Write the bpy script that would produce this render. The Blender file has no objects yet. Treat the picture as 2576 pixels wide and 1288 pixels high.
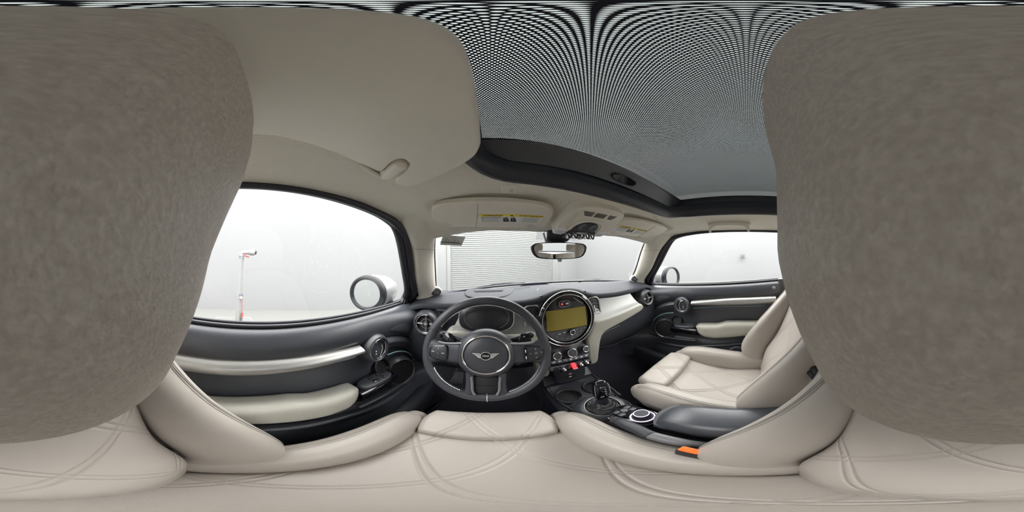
import bpy, bmesh, math, random
import numpy as np
from mathutils import Vector, Matrix
from mathutils.bvhtree import BVHTree
random.seed(7)
SC = bpy.context.scene
COL = SC.collection
rad = math.radians

# ------------------------------------------------------------------ camera
CAM = Vector((-0.31, 0.0, 0.0))
YAW, ROLL = rad(7.45), rad(0.537)
RZ = Matrix(((math.cos(YAW), math.sin(YAW), 0), (-math.sin(YAW), math.cos(YAW), 0), (0, 0, 1)))
RY = Matrix(((math.cos(ROLL), 0, math.sin(ROLL)), (0, 1, 0), (-math.sin(ROLL), 0, math.cos(ROLL))))
RM = RY @ RZ
cd = bpy.data.cameras.new('camera')
cam = bpy.data.objects.new('camera', cd)
COL.objects.link(cam)
cd.type = 'PANO'
cd.panorama_type = 'EQUIRECTANGULAR'
cd.clip_start = 0.001
cd.clip_end = 200
m3 = Matrix((RM.col[0], RM.col[2], -RM.col[1])).transposed()
cam.matrix_world = Matrix.Translation(CAM) @ m3.to_4x4()
SC.camera = cam
cd.dof.use_dof = True
cd.dof.focus_distance = 0.7
cd.dof.aperture_fstop = 75.0

# ------------------------------------------------------------------ world, exposure
w = bpy.data.worlds.new('studio_light')
SC.world = w
w.use_nodes = True
w.node_tree.nodes['Background'].inputs[0].default_value = (1.0, 0.985, 0.965, 1)
w.node_tree.nodes['Background'].inputs[1].default_value = 8.0
SC.view_settings.view_transform = 'Standard'
SC.view_settings.look = 'None'
SC.view_settings.gamma = 1
SC.view_settings.use_curve_mapping = False
SC.view_settings.exposure = 0.44
SC.cycles.use_denoising = True
SC.cycles.max_bounces = 10
SC.cycles.diffuse_bounces = 6
SC.cycles.glossy_bounces = 4
SC.cycles.transparent_max_bounces = 14
SC.cycles.use_adaptive_sampling = True
SC.cycles.adaptive_threshold = 0.02
SC.cycles.sample_clamp_indirect = 8.0
SC.cycles.caustics_reflective = False
SC.cycles.caustics_refractive = False


# ------------------------------------------------------------------ point from a sight line and a real depth
def ray(px, py):
    az = (px - 1288) / 2576 * 2 * math.pi
    el = math.pi / 2 - py / 1288 * math.pi
    return RM @ Vector((math.cos(el) * math.sin(az), math.cos(el) * math.cos(az), math.sin(el)))


def at(px, py, X=None, Y=None, Z=None):
    d = ray(px, py)
    t = (X - CAM.x) / d.x if X is not None else ((Y - CAM.y) / d.y if Y is not None else (Z - CAM.z) / d.z)
    return CAM + d * t


def onpl(px, py, p, n):
    d = ray(px, py)
    n = Vector(n)
    t = (Vector(p) - CAM).dot(n) / d.dot(n)
    return CAM + d * t


# ------------------------------------------------------------------ materials
MT = {}


def nmat(name):
    m = bpy.data.materials.new(name)
    m.use_nodes = True
    nt = m.node_tree
    b = nt.nodes['Principled BSDF']
    MT[name] = m
    return m, nt, b


def mth(nt, op, a, b=None, c=None):
    n = nt.nodes.new('ShaderNodeMath')
    n.operation = op
    for i, v in enumerate((a, b, c)):
        if v is None:
            continue
        if isinstance(v, (int, float)):
            n.inputs[i].default_value = v
        else:
            nt.links.new(v, n.inputs[i])
    return n.outputs[0]


def coords(nt):
    g = nt.nodes.new('ShaderNodeNewGeometry')
    s = nt.nodes.new('ShaderNodeSeparateXYZ')
    nt.links.new(g.outputs['Position'], s.inputs[0])
    return g.outputs['Position'], s.outputs[0], s.outputs[1], s.outputs[2]


def ocoords(nt):
    g = nt.nodes.new('ShaderNodeTexCoord')
    s = nt.nodes.new('ShaderNodeSeparateXYZ')
    nt.links.new(g.outputs['Object'], s.inputs[0])
    return g.outputs['Object'], s.outputs[0], s.outputs[1], s.outputs[2]


def noise(nt, vec, scale, detail=2, rough=0.5):
    n = nt.nodes.new('ShaderNodeTexNoise')
    n.inputs['Scale'].default_value = scale
    n.inputs['Detail'].default_value = detail
    n.inputs['Roughness'].default_value = rough
    nt.links.new(vec, n.inputs['Vector'])
    return n.outputs['Fac']


def bump(nt, b, h, strength, dist):
    n = nt.nodes.new('ShaderNodeBump')
    n.inputs['Strength'].default_value = strength
    n.inputs['Distance'].default_value = dist
    nt.links.new(h, n.inputs['Height'])
    nt.links.new(n.outputs[0], b.inputs['Normal'])


def mixcol(nt, fac, c1, c2):
    n = nt.nodes.new('ShaderNodeMix')
    n.data_type = 'RGBA'
    nt.links.new(fac, n.inputs[0])
    n.inputs[6].default_value = (*c1, 1)
    n.inputs[7].default_value = (*c2, 1)
    return n.outputs[2]


def simple(name, col, rough=0.5, metal=0.0, grain=0.0, gscale=900, gdist=0.0004, var=0.06, spec=0.5, coat=0.0):
    m, nt, b = nmat(name)
    b.inputs['Roughness'].default_value = rough
    b.inputs['Metallic'].default_value = metal
    b.inputs['Specular IOR Level'].default_value = spec
    b.inputs['Coat Weight'].default_value = coat
    o = ocoords(nt)[0]
    f = noise(nt, o, 23, 3)
    c = mixcol(nt, f, [x * (1 - var) for x in col], [min(1, x * (1 + var)) for x in col])
    nt.links.new(c, b.inputs['Base Color'])
    if grain:
        bump(nt, b, noise(nt, o, gscale, 2), grain, gdist)
    return m


def emit(name, col, s):
    m, nt, b = nmat(name)
    b.inputs['Base Color'].default_value = (*[c * .5 for c in col], 1)
    b.inputs['Emission Color'].default_value = (*col, 1)
    b.inputs['Emission Strength'].default_value = s
    return m


BEIGE = (0.41, 0.372, 0.336)
simple('dark_plastic', (0.052, 0.056, 0.068), 0.36, spec=0.7, grain=0.5, gscale=700)
simple('dash_top', (0.030, 0.032, 0.039), 0.6, grain=0.4, gscale=700, spec=0.2)
simple('soft_black', (0.022, 0.024, 0.031), 0.45, grain=0.35, gscale=900)
simple('black_matt', (0.012, 0.012, 0.014), 0.6)
simple('wheel_leather', (0.041, 0.043, 0.053), 0.42, grain=0.35, gscale=1100)
simple('boot_leather', (0.035, 0.036, 0.040), 0.45, grain=0.5, gscale=800)
simple('rubber', (0.022, 0.022, 0.03), 0.45)
simple('gloss_black', (0.006, 0.006, 0.009), 0.06, spec=0.6)
simple('chrome', (0.86, 0.86, 0.88), 0.07, metal=1.0)
simple('satin_silver', (0.44, 0.435, 0.42), 0.38, metal=0.75)
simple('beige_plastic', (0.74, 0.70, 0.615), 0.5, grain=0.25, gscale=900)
simple('beige_pad', (0.50, 0.485, 0.43), 0.45, grain=0.3, gscale=800)
simple('pearl_plastic', (0.55, 0.56, 0.57), 0.25)
simple('white_paint', (0.86, 0.87, 0.87), 0.18, coat=0.6)
simple('white_plastic', (0.8, 0.8, 0.79), 0.4)
simple('stitch_white', (0.78, 0.78, 0.76), 0.7)
simple('stitch_grey', (0.30, 0.28, 0.26), 0.7)
simple('piping_grey', (0.13, 0.11, 0.125), 0.6)
simple('sticker_grey', (0.62, 0.64, 0.6), 0.5)
simple('print_black', (0.02, 0.02, 0.02), 0.6)
simple('print_grey', (0.35, 0.35, 0.35), 0.6)
simple('label_white', (0.80, 0.80, 0.78), 0.5)
simple('label_yellow', (0.85, 0.66, 0.03), 0.5)
simple('print_white', (0.85, 0.85, 0.85), 0.5)
simple('orange_plastic', (0.95, 0.16, 0.02), 0.4)
simple('red_plastic', (0.42, 0.06, 0.05), 0.4)
simple('studio_white', (0.195, 0.196, 0.203), 0.8, var=0.01)
simple('studio_floor', (0.172, 0.173, 0.166), 0.5, var=0.02)
simple('door_slat', (0.185, 0.191, 0.189), 0.55, var=0.05)
simple('door_frame', (0.225, 0.23, 0.23), 0.6, var=0.02)
simple('line_grey', (0.28, 0.28, 0.27), 0.7)
simple('lever_grey', (0.16, 0.16, 0.17), 0.38)
simple('spoke_grey', (0.16, 0.165, 0.175), 0.35)
simple('mirror_rim', (0.013, 0.013, 0.017), 0.45, spec=0.25)
simple('mirror_shell', (0.19, 0.195, 0.195), 0.3)
simple('post_white', (0.21, 0.21, 0.212), 0.5)
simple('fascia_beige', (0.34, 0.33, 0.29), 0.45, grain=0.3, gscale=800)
simple('emblem_silver', (0.75, 0.75, 0.74), 0.35, metal=0.4)
simple('box_grey', (0.10, 0.10, 0.12), 0.6)
simple('lamp_lens', (0.75, 0.76, 0.78), 0.12)
simple('blue_strip', (0.35, 0.52, 0.62), 0.3)
emit('red_glow', (1.0, 0.03, 0.04), 1.6)
emit('ring_glow', (0.86, 0.72, 1.0), 1.0)
emit('icon_glow', (0.9, 0.9, 0.9), 0.7)
emit('hazard_glow', (1.0, 0.04, 0.03), 1.0)
emit('green_glow', (0.1, 0.7, 0.5), 0.5)


def mk_mirror():
    m, nt, b = nmat('mirror_glass')
    b.inputs['Base Color'].default_value = (0.90, 0.93, 0.91, 1)
    b.inputs['Metallic'].default_value = 1.0
    b.inputs['Roughness'].default_value = 0.01


mk_mirror()


def mk_glass(name, tint):
    m = bpy.data.materials.new(name)
    m.use_nodes = True
    nt = m.node_tree
    nt.nodes.clear()
    out = nt.nodes.new('ShaderNodeOutputMaterial')
    tr = nt.nodes.new('ShaderNodeBsdfTransparent')
    tr.inputs[0].default_value = (*tint, 1)
    gl = nt.nodes.new('ShaderNodeBsdfGlossy')
    gl.inputs['Roughness'].default_value = 0.01
    lw = nt.nodes.new('ShaderNodeLayerWeight')
    lw.inputs[0].default_value = 0.5
    fr = mth(nt, 'MULTIPLY_ADD', mth(nt, 'POWER', lw.outputs['Facing'], 5.0), 0.7, 0.04)
    mx = nt.nodes.new('ShaderNodeMixShader')
    nt.links.new(fr, mx.inputs[0])
    nt.links.new(tr.outputs[0], mx.inputs[1])
    nt.links.new(gl.outputs[0], mx.inputs[2])
    nt.links.new(mx.outputs[0], out.inputs[0])
    MT[name] = m


mk_glass('clear_glass', (0.95, 0.97, 0.96))
mk_glass('windshield_glass', (0.87, 0.89, 0.882))
mk_glass('frit_glass', (0.80, 0.80, 0.82))
mk_glass('roof_glass', (0.066, 0.073, 0.072))


def mk_carpet():
    m, nt, b = nmat('black_carpet')
    o = ocoords(nt)[0]
    n1 = noise(nt, o, 420, 3, 0.7)
    c = mixcol(nt, n1, (0.006, 0.006, 0.009), (0.030, 0.030, 0.038))
    nt.links.new(c, b.inputs['Base Color'])
    b.inputs['Roughness'].default_value = 0.95
    b.inputs['Specular IOR Level'].default_value = 0.1
    bump(nt, b, n1, 0.8, 0.002)


mk_carpet()


def mk_headliner():
    m, nt, b = nmat('headliner_cloth')
    o, x, y, z = ocoords(nt)
    s = 2 * math.pi / 0.0030
    h = mth(nt, 'ADD', mth(nt, 'SINE', mth(nt, 'MULTIPLY', mth(nt, 'ADD', x, mth(nt, 'MULTIPLY', z, 0.7)), s)),
            mth(nt, 'SINE', mth(nt, 'MULTIPLY', mth(nt, 'SUBTRACT', y, mth(nt, 'MULTIPLY', z, 0.5)), s)))
    f = mth(nt, 'MULTIPLY_ADD', h, 0.25, 0.5)
    c = mixcol(nt, f, (0.64, 0.61, 0.53), (0.84, 0.81, 0.72))
    nt.links.new(c, b.inputs['Base Color'])
    b.inputs['Roughness'].default_value = 0.9
    b.inputs['Specular IOR Level'].default_value = 0.2
    bump(nt, b, h, 0.35, 0.0005)


mk_headliner()


def mk_leather(name, quilt=None, pitch=0.125, ang=35, col=BEIGE):
    """leather with fine grain; quilt = pair of object axes that carry the double-stitched diamonds"""
    m, nt, b = nmat(name)
    o, x, y, z = ocoords(nt)
    ax = {'x': x, 'y': y, 'z': z}
    gr = noise(nt, o, 900, 2)
    fold = noise(nt, o, 14, 3)
    b.inputs['Roughness'].default_value = 0.42
    h = mth(nt, 'ADD', mth(nt, 'MULTIPLY', gr, 0.10), mth(nt, 'MULTIPLY', fold, 0.35))
    c = mixcol(nt, fold, [v * 0.96 for v in col], [min(1, v * 1.04) for v in col])
    if quilt:
        u, v = ax[quilt[0]], ax[quilt[1]]
        tot = None
        line = None
        for sgn in (1, -1):
            a = rad(ang) * sgn
            t = mth(nt, 'ADD', mth(nt, 'MULTIPLY', u, math.cos(a)), mth(nt, 'MULTIPLY', v, math.sin(a)))
            p = mth(nt, 'PINGPONG', mth(nt, 'ADD', t, 0.031), pitch / 2)
            d = mth(nt, 'ABSOLUTE', mth(nt, 'SUBTRACT', p, 0.006))
            g = mth(nt, 'SMOOTH_MIN', mth(nt, 'DIVIDE', d, 0.0042), 1.0, 0.25)
            tot = g if tot is None else mth(nt, 'MINIMUM', tot, g)
            e = mth(nt, 'LESS_THAN', d, 0.0006)
            # broken into stitches along the seam
            s = mth(nt, 'ADD', mth(nt, 'MULTIPLY', u, -math.sin(a)), mth(nt, 'MULTIPLY', v, math.cos(a)))
            st = mth(nt, 'GREATER_THAN', mth(nt, 'FRACT', mth(nt, 'DIVIDE', s, 0.0042)), 0.35)
            e = mth(nt, 'MULTIPLY', e, st)
            line = e if line is None else mth(nt, 'MAXIMUM', line, e)
        h = mth(nt, 'ADD', h, mth(nt, 'MULTIPLY', tot, 1.0))
        n = nt.nodes.new('ShaderNodeMix')
        n.data_type = 'RGBA'
        nt.links.new(mth(nt, 'MULTIPLY', line, 0.45), n.inputs[0])
        nt.links.new(c, n.inputs[6])
        n.inputs[7].default_value = (0.30, 0.26, 0.22, 1)
        c = n.outputs[2]
    nt.links.new(c, b.inputs['Base Color'])
    bump(nt, b, h, 0.75, 0.0022)
    return m


mk_leather('leather')
mk_leather('leather_quilt_flat', 'xy', 0.135, 32)
mk_leather('leather_quilt_back', 'xz', 0.135, 34)
mk_leather('leather_headrest', None, col=(0.60, 0.545, 0.48))


def mk_pebble():
    m = MT['leather_headrest']
    nt = m.node_tree
    b = nt.nodes['Principled BSDF']
    o = ocoords(nt)[0]
    f = noise(nt, o, 330, 3, 0.6)
    g = noise(nt, o, 60, 2)
    r = mth(nt, 'MULTIPLY_ADD', mth(nt, 'SUBTRACT', f, .5), 2.2, mth(nt, 'MULTIPLY', g, .6))
    c = mixcol(nt, r, (0.50, 0.445, 0.385), (0.68, 0.62, 0.545))
    nt.links.new(c, b.inputs['Base Color'])
    b.inputs['Roughness'].default_value = 0.6
    bump(nt, b, f, 0.9, 0.0016)


mk_pebble()


def mk_silver_pattern():
    m, nt, b = nmat('silver_checker')
    o, x, y, z = ocoords(nt)
    s = 2 * math.pi / 0.0026
    h = mth(nt, 'MULTIPLY', mth(nt, 'SINE', mth(nt, 'MULTIPLY', mth(nt, 'ADD', x, z), s)),
            mth(nt, 'SINE', mth(nt, 'MULTIPLY', mth(nt, 'SUBTRACT', x, z), s)))
    c = mixcol(nt, mth(nt, 'MULTIPLY_ADD', h, 0.5, 0.5), (0.165, 0.165, 0.16), (0.23, 0.23, 0.222))
    nt.links.new(c, b.inputs['Base Color'])
    b.inputs['Metallic'].default_value = 0.6
    b.inputs['Roughness'].default_value = 0.33
    bump(nt, b, h, 0.3, 0.0003)


mk_silver_pattern()


def mk_screen():
    m, nt, b = nmat('olive_screen')
    b.inputs['Base Color'].default_value = (0.20, 0.165, 0.035, 1)
    b.inputs['Roughness'].default_value = 0.04
    b.inputs['Specular IOR Level'].default_value = 0.9
    b.inputs['Specular Tint'].default_value = (1.0, 0.86, 0.35, 1)
    m, nt, b = nmat('dim_display')
    b.inputs['Base Color'].default_value = (0.022, 0.023, 0.026, 1)
    b.inputs['Roughness'].default_value = 0.22


mk_screen()


def mk_mesh_shade():
    """woven roller blind: opaque dark yarn with open hexagonally packed holes"""
    m = bpy.data.materials.new('perforated_blind')
    m.use_nodes = True
    nt = m.node_tree
    b = nt.nodes['Principled BSDF']
    o, x, y, z = ocoords(nt)
    px_, py_ = 0.0033, 0.0047
    dist = None
    for off in (0.0, 0.5):
        fx = mth(nt, 'SUBTRACT', mth(nt, 'FRACT', mth(nt, 'ADD', mth(nt, 'DIVIDE', mth(nt, 'ADD', x, 2), px_), off)), 0.5)
        fy = mth(nt, 'SUBTRACT', mth(nt, 'FRACT', mth(nt, 'ADD', mth(nt, 'DIVIDE', mth(nt, 'ADD', y, 2), py_), off)), 0.5)
        fx = mth(nt, 'MULTIPLY', fx, px_ / 0.00072)
        fy = mth(nt, 'MULTIPLY', fy, py_ / 0.00108)
        d = mth(nt, 'SQRT', mth(nt, 'ADD', mth(nt, 'MULTIPLY', fx, fx), mth(nt, 'MULTIPLY', fy, fy)))
        dist = d if dist is None else mth(nt, 'MINIMUM', dist, d)
    a = mth(nt, 'GREATER_THAN', dist, 1.0)
    b.inputs['Base Color'].default_value = (0.016, 0.018, 0.035, 1)
    b.inputs['Roughness'].default_value = 0.8
    nt.links.new(a, b.inputs['Alpha'])
    MT['perforated_blind'] = m


mk_mesh_shade()


# ------------------------------------------------------------------ objects and properties
def tag(o, label=None, cat=None, group=None, kind=None):
    if label:
        o['label'] = label
    if cat:
        o['category'] = cat
    if group:
        o['group'] = group
    if kind:
        o['kind'] = kind
    return o


def thing(name, loc, label, cat, group=None, kind=None):
    o = bpy.data.objects.new(name, None)
    COL.objects.link(o)
    o.location = loc
    o.empty_display_size = 0.05
    return tag(o, label, cat, group, kind)


def wloc(o):
    v = Vector((0, 0, 0))
    while o is not None:
        v = v + o.location
        o = o.parent
    return v


def link(name, me, mat, parent=None):
    o = bpy.data.objects.new(name, me)
    COL.objects.link(o)
    if mat:
        me.materials.append(MT[mat])
    if parent is not None:
        o.parent = parent
        off = wloc(parent)
        me.transform(Matrix.Translation(-off))
    return o


def finish(bm, name, mat, parent=None, smooth=35, recalc=True):
    if recalc:
        bmesh.ops.recalc_face_normals(bm, faces=bm.faces)
    for f in bm.faces:
        f.smooth = smooth > 0
    if smooth > 0:
        lim = rad(smooth)
        for e in bm.edges:
            if len(e.link_faces) == 2 and e.calc_face_angle(0) > lim:
                e.smooth = False
    me = bpy.data.meshes.new(name)
    bm.to_mesh(me)
    bm.free()
    return link(name, me, mat, parent)


def pyd(name, vs, fs, mat, parent=None, smooth=35, recalc=True):
    bm = bmesh.new()
    bv = [bm.verts.new(v) for v in vs]
    for f in fs:
        try:
            bm.faces.new([bv[i] for i in f])
        except ValueError:
            pass
    bmesh.ops.remove_doubles(bm, verts=bm.verts, dist=1e-6)
    return finish(bm, name, mat, parent, smooth, recalc)


# ------------------------------------------------------------------ curve helpers
def crm(pts, n, closed=False):
    P = np.array([list(p) for p in pts], float)
    k = len(P)
    seg = k if closed else k - 1
    out = []
    N = n if closed else n - 1
    for i in range(n):
        t = i / N * seg
        j = min(int(t), seg - 1)
        f = t - j
        if closed:
            p0, p1, p2, p3 = P[(j - 1) % k], P[j % k], P[(j + 1) % k], P[(j + 2) % k]
        else:
            p1, p2 = P[j], P[j + 1]
            p0 = P[j - 1] if j > 0 else 2 * p1 - p2
            p3 = P[j + 2] if j + 2 < k else 2 * p2 - p1
        out.append(0.5 * ((2 * p1) + (-p0 + p2) * f + (2 * p0 - 5 * p1 + 4 * p2 - p3) * f * f + (-p0 + 3 * p1 - 3 * p2 + p3) * f ** 3))
    return [Vector(o) if len(o) == 3 else tuple(o) for o in out]


def grid_faces(nu, nv, closed_u=False):
    fs = []
    for j in range(nv - 1):
        for i in range(nu if closed_u else nu - 1):
            a = j * nu + i
            b = j * nu + (i + 1) % nu
            fs.append((a, b, b + nu, a + nu))
    return fs


def surf(name, rows, nu, nv, mat, parent=None, thick=0.0, toward=None, smooth=40):
    """smooth sheet through rows of control points; thick > 0 gives it a back, pushed away from 'toward'"""
    R = [crm(r, nu) for r in rows]
    cols = [crm([R[j][i] for j in range(len(R))], nv) for i in range(nu)]
    vs = [cols[i][j] for j in range(nv) for i in range(nu)]
    fs = grid_faces(nu, nv)
    if thick:
        V = np.array([list(v) for v in vs]).reshape(nv, nu, 3)
        du = np.gradient(V, axis=1)
        dv = np.gradient(V, axis=0)
        nn = np.cross(du, dv)
        nn /= np.maximum(np.linalg.norm(nn, axis=2, keepdims=True), 1e-9)
        tw = np.array(toward if toward is not None else CAM)
        s = np.sign(np.sum((tw - V) * nn))
        B = V - nn * s * thick
        n0 = len(vs)
        vs = vs + [Vector(p) for p in B.reshape(-1, 3)]
        fs = fs + [tuple(n0 + k for k in reversed(f)) for f in fs]
        rim = [j * nu for j in range(nv)] + [(nv - 1) * nu + i for i in range(1, nu)] + \
              [j * nu + nu - 1 for j in range(nv - 2, -1, -1)] + [i for i in range(nu - 2, 0, -1)]
        for a, b in zip(rim, rim[1:] + rim[:1]):
            fs.append((a, b, n0 + b, n0 + a))
    return pyd(name, vs, fs, mat, parent, smooth)


def prism(name, pts, d, mat, parent=None, bev=0.0, seg=3, smooth=40, back=False, hole=None):
    """planar outline pushed back by vector d; the front rim (at pts) is rounded by bev"""
    pts = [Vector(p) for p in pts]
    clean = []
    for p in pts:
        if not clean or (p - clean[-1]).length > 1e-5:
            clean.append(p)
    if (clean[0] - clean[-1]).length < 1e-5:
        clean.pop()
    d = Vector(d)
    bm = bmesh.new()
    a = [bm.verts.new(p) for p in clean]
    b = [bm.verts.new(p + d) for p in clean]
    n = len(a)
    f = bm.faces.new(a)
    bm.faces.new(list(reversed(b)))
    for i in range(n):
        bm.faces.new((a[i], b[i], b[(i + 1) % n], a[(i + 1) % n]))
    bmesh.ops.recalc_face_normals(bm, faces=bm.faces)
    if bev > 0:
        es = list(f.edges)
        if back:
            es += [e for e in bm.edges if all(v in b for v in e.verts)]
        bmesh.ops.bevel(bm, geom=es, offset=bev, segments=seg, affect='EDGES', profile=0.5, clamp_overlap=True)
    return finish(bm, name, mat, parent, smooth)


def frames(P, closed=False, up=Vector((0, 0, 1))):
    n = len(P)
    out = []
    for i in range(n):
        if closed:
            t = P[(i + 1) % n] - P[(i - 1) % n]
        else:
            t = P[min(i + 1, n - 1)] - P[max(i - 1, 0)]
        t = t.normalized()
        s = t.cross(up)
        if s.length < 1e-4:
            s = t.cross(Vector((1, 0, 0)))
        s.normalize()
        out.append((t, s, s.cross(t).normalized()))
    return out


def tube(name, pts, r, mat, parent=None, seg=10, n=None, closed=False, up=(0, 0, 1), flat=1.0, caps=True, smooth=50):
    pts = [Vector(p) for p in pts]
    n = n or max(len(pts), 2)
    P = crm(pts, n, closed) if len(pts) > 2 else [pts[0].lerp(pts[1], i / (n - 1)) for i in range(n)]
    if isinstance(r, (list, tuple)):
        rr = [q[0] for q in crm([(q, 0.0, 0.0) for q in r], n, closed)] if len(r) != n else list(r)
    else:
        rr = [r] * n
    F = frames(P, closed, Vector(up))
    vs, fs = [], []
    for p, (t, s, u), q in zip(P, F, rr):
        for k in range(seg):
            a = 2 * math.pi * k / seg
            vs.append(p + s * (math.cos(a) * q) + u * (math.sin(a) * q * flat))
    for j in range(n if closed else n - 1):
        for k in range(seg):
            a = j * seg + k
            b = j * seg + (k + 1) % seg
            c = ((j + 1) % n) * seg
            fs.append((a, b, c + (k + 1) % seg, c + k))
    if caps and not closed:
        fs.append(tuple(range(seg)))
        fs.append(tuple((n - 1) * seg + k for k in reversed(range(seg))))
    return pyd(name, vs, fs, mat, parent, smooth)


def sausage(name, pts, a, b, mat, parent=None, side=None, e=2.6, n=28, seg=28, cap=0.5, smooth=60):
    """rounded roll along pts; half width a along 'side', half height b across; ends domed"""
    P = crm([Vector(p) for p in pts], n)
    k = len(pts)
    A = [q[0] for q in crm([(v, 0., 0.) for v in (a if isinstance(a, (list, tuple)) else [a] * k)], n)]
    B = [q[0] for q in crm([(v, 0., 0.) for v in (b if isinstance(b, (list, tuple)) else [b] * k)], n)]
    secs = []
    for i in range(n):
        t = (P[min(i + 1, n - 1)] - P[max(i - 1, 0)]).normalized()
        s = Vector(side) - t * Vector(side).dot(t)
        s.normalize()
        u = s.cross(t).normalized()
        secs.append((P[i], t, s, u, A[i], B[i]))
    full = []
    c0 = secs[0]
    for q in (0.99, 0.92, 0.8, 0.62, 0.4, 0.2):
        full.append((c0[0] - c0[1] * (q * cap * min(c0[4], c0[5]) * 1.6), c0[2], c0[3], c0[4] * math.sqrt(1 - q * q), c0[5] * math.sqrt(1 - q * q)))
    full += [(c[0], c[2], c[3], c[4], c[5]) for c in secs]
    c1 = secs[-1]
    for q in (0.2, 0.4, 0.62, 0.8, 0.92, 0.99):
        full.append((c1[0] + c1[1] * (q * cap * min(c1[4], c1[5]) * 1.6), c1[2], c1[3], c1[4] * math.sqrt(1 - q * q), c1[5] * math.sqrt(1 - q * q)))
    vs = []
    for c, s, u, aa, bb in full:
        for j in range(seg):
            th = 2 * math.pi * j / seg
            cx, sx = math.cos(th), math.sin(th)
            vs.append(c + s * (aa * math.copysign(abs(cx) ** (2 / e), cx)) + u * (bb * math.copysign(abs(sx) ** (2 / e), sx)))
    fs = grid_faces(seg, len(full), True)
    fs.append(tuple(range(seg)))
    fs.append(tuple((len(full) - 1) * seg + j for j in reversed(range(seg))))
    return pyd(name, vs, fs, mat, parent, smooth)


def axes(n, up=(0, 0, 1)):
    n = Vector(n).normalized()
    x = Vector(up).cross(n)
    if x.length < 1e-4:
        x = Vector((1, 0, 0))
    x.normalize()
    return x, n.cross(x).normalized(), n


def lathe(name, c, n, prof, mat, parent=None, seg=40, up=(0, 0, 1), sx=1.0, sy=1.0, smooth=35, closed=False):
    """profile of (radius, height along n) turned round the axis n through c"""
    c = Vector(c)
    x, y, n = axes(n, up)
    vs, fs = [], []
    for r, h in prof:
        for k in range(seg):
            a = 2 * math.pi * k / seg
            vs.append(c + x * (math.cos(a) * r * sx) + y * (math.sin(a) * r * sy) + n * h)
    fs = grid_faces(seg, len(prof), True)
    if closed:
        L = (len(prof) - 1) * seg
        for k in range(seg):
            fs.append((L + k, L + (k + 1) % seg, (k + 1) % seg, k))
    else:
        if prof[0][0] > 1e-6:
            fs.append(tuple(range(seg)))
        if prof[-1][0] > 1e-6:
            fs.append(tuple((len(prof) - 1) * seg + k for k in reversed(range(seg))))
    return pyd(name, vs, fs, mat, parent, smooth)


def ring(name, c, n, R, r, mat, parent=None, seg=56, k=10, up=(0, 0, 1), sx=1.0, sy=1.0, flat=1.0):
    prof = [(R + r * math.cos(2 * math.pi * i / k), r * flat * math.sin(2 * math.pi * i / k)) for i in range(k)]
    return lathe(name, c, n, prof, mat, parent, seg, up, sx, sy, 60, True)


def box(name, c, sx, sy, sz, mat, parent=None, bev=0.0, rot=None, seg=2):
    bm = bmesh.new()
    bmesh.ops.create_cube(bm, size=1.0)
    bmesh.ops.scale(bm, vec=(sx, sy, sz), verts=bm.verts)
    if bev:
        bmesh.ops.bevel(bm, geom=list(bm.edges), offset=bev, segments=seg, affect='EDGES', profile=0.5, clamp_overlap=True)
    M = Matrix.Translation(Vector(c)) @ (rot.to_4x4() if rot is not None else Matrix.Identity(4))
    bmesh.ops.transform(bm, matrix=M, verts=bm.verts)
    return finish(bm, name, mat, parent, 40)


def rot3(x, y, z):
    return Matrix((Vector(x), Vector(y), Vector(z))).transposed()


def hpad(name, o, ex, ey, ez, la, lb, top, depth, mat, parent=None, nu=36, nv=36, rnd=0.02, sq=0.25, taper=None, smooth=60):
    """upholstered block: domed top over a rounded rectangle la x lb (half sizes), sides to 'depth' below"""
    o, ex, ey, ez = Vector(o), Vector(ex), Vector(ey), Vector(ez)
    vs = []

    def spread(i, n):
        t = -1 + 2 * i / (n - 1)
        return math.copysign(1 - (1 - abs(t)) ** 1.35, t)
    for j in range(nv):
        v = spread(j, nv)
        for i in range(nu):
            u = spread(i, nu)
            x = u * math.sqrt(1 - sq * v * v / 2)
            y = v * math.sqrt(1 - sq * u * u / 2)
            k = taper(y) if taper else 1.0
            s = min((1 - abs(u)) * la * k, (1 - abs(v)) * lb)
            drop = rnd - math.sqrt(max(0, rnd * rnd - (rnd - s) ** 2)) if s < rnd else 0.0
            vs.append(o + ex * (x * la * k) + ey * (y * lb) + ez * (top(x, y) - drop))
    fs = grid_faces(nu, nv)
    rim = [i for i in range(nu)] + [j * nu + nu - 1 for j in range(1, nv)] + \
          [(nv - 1) * nu + i for i in range(nu - 2, -1, -1)] + [j * nu for j in range(nv - 2, 0, -1)]
    n0 = len(vs)
    for q in rim:
        p = vs[q] - o
        h = p.dot(ez)
        vs.append(o + p - ez * (h + depth))
    m = len(rim)
    for k in range(m):
        fs.append((rim[k], rim[(k + 1) % m], n0 + (k + 1) % m, n0 + k))
    fs.append(tuple(n0 + k for k in range(m)))
    return pyd(name, vs, fs, mat, parent, smooth)


def rrect(o, ex, ey, hx, hy, r, k=6):
    o, ex, ey = Vector(o), Vector(ex), Vector(ey)
    r = min(r, hx, hy)
    out = []
    for cx, cy, a0 in ((hx - r, hy - r, 0), (-hx + r, hy - r, 90), (-hx + r, -hy + r, 180), (hx - r, -hy + r, 270)):
        for i in range(k + 1):
            a = rad(a0 + 90 * i / k)
            out.append(o + ex * (cx + r * math.cos(a)) + ey * (cy + r * math.sin(a)))
    return out


def sell(o, ex, ey, a, b, e=2.6, n=48):
    o, ex, ey = Vector(o), Vector(ex), Vector(ey)
    out = []
    for j in range(n):
        th = 2 * math.pi * j / n
        c, s = math.cos(th), math.sin(th)
        out.append(o + ex * (a * math.copysign(abs(c) ** (2 / e), c)) + ey * (b * math.copysign(abs(s) ** (2 / e), s)))
    return out


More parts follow.
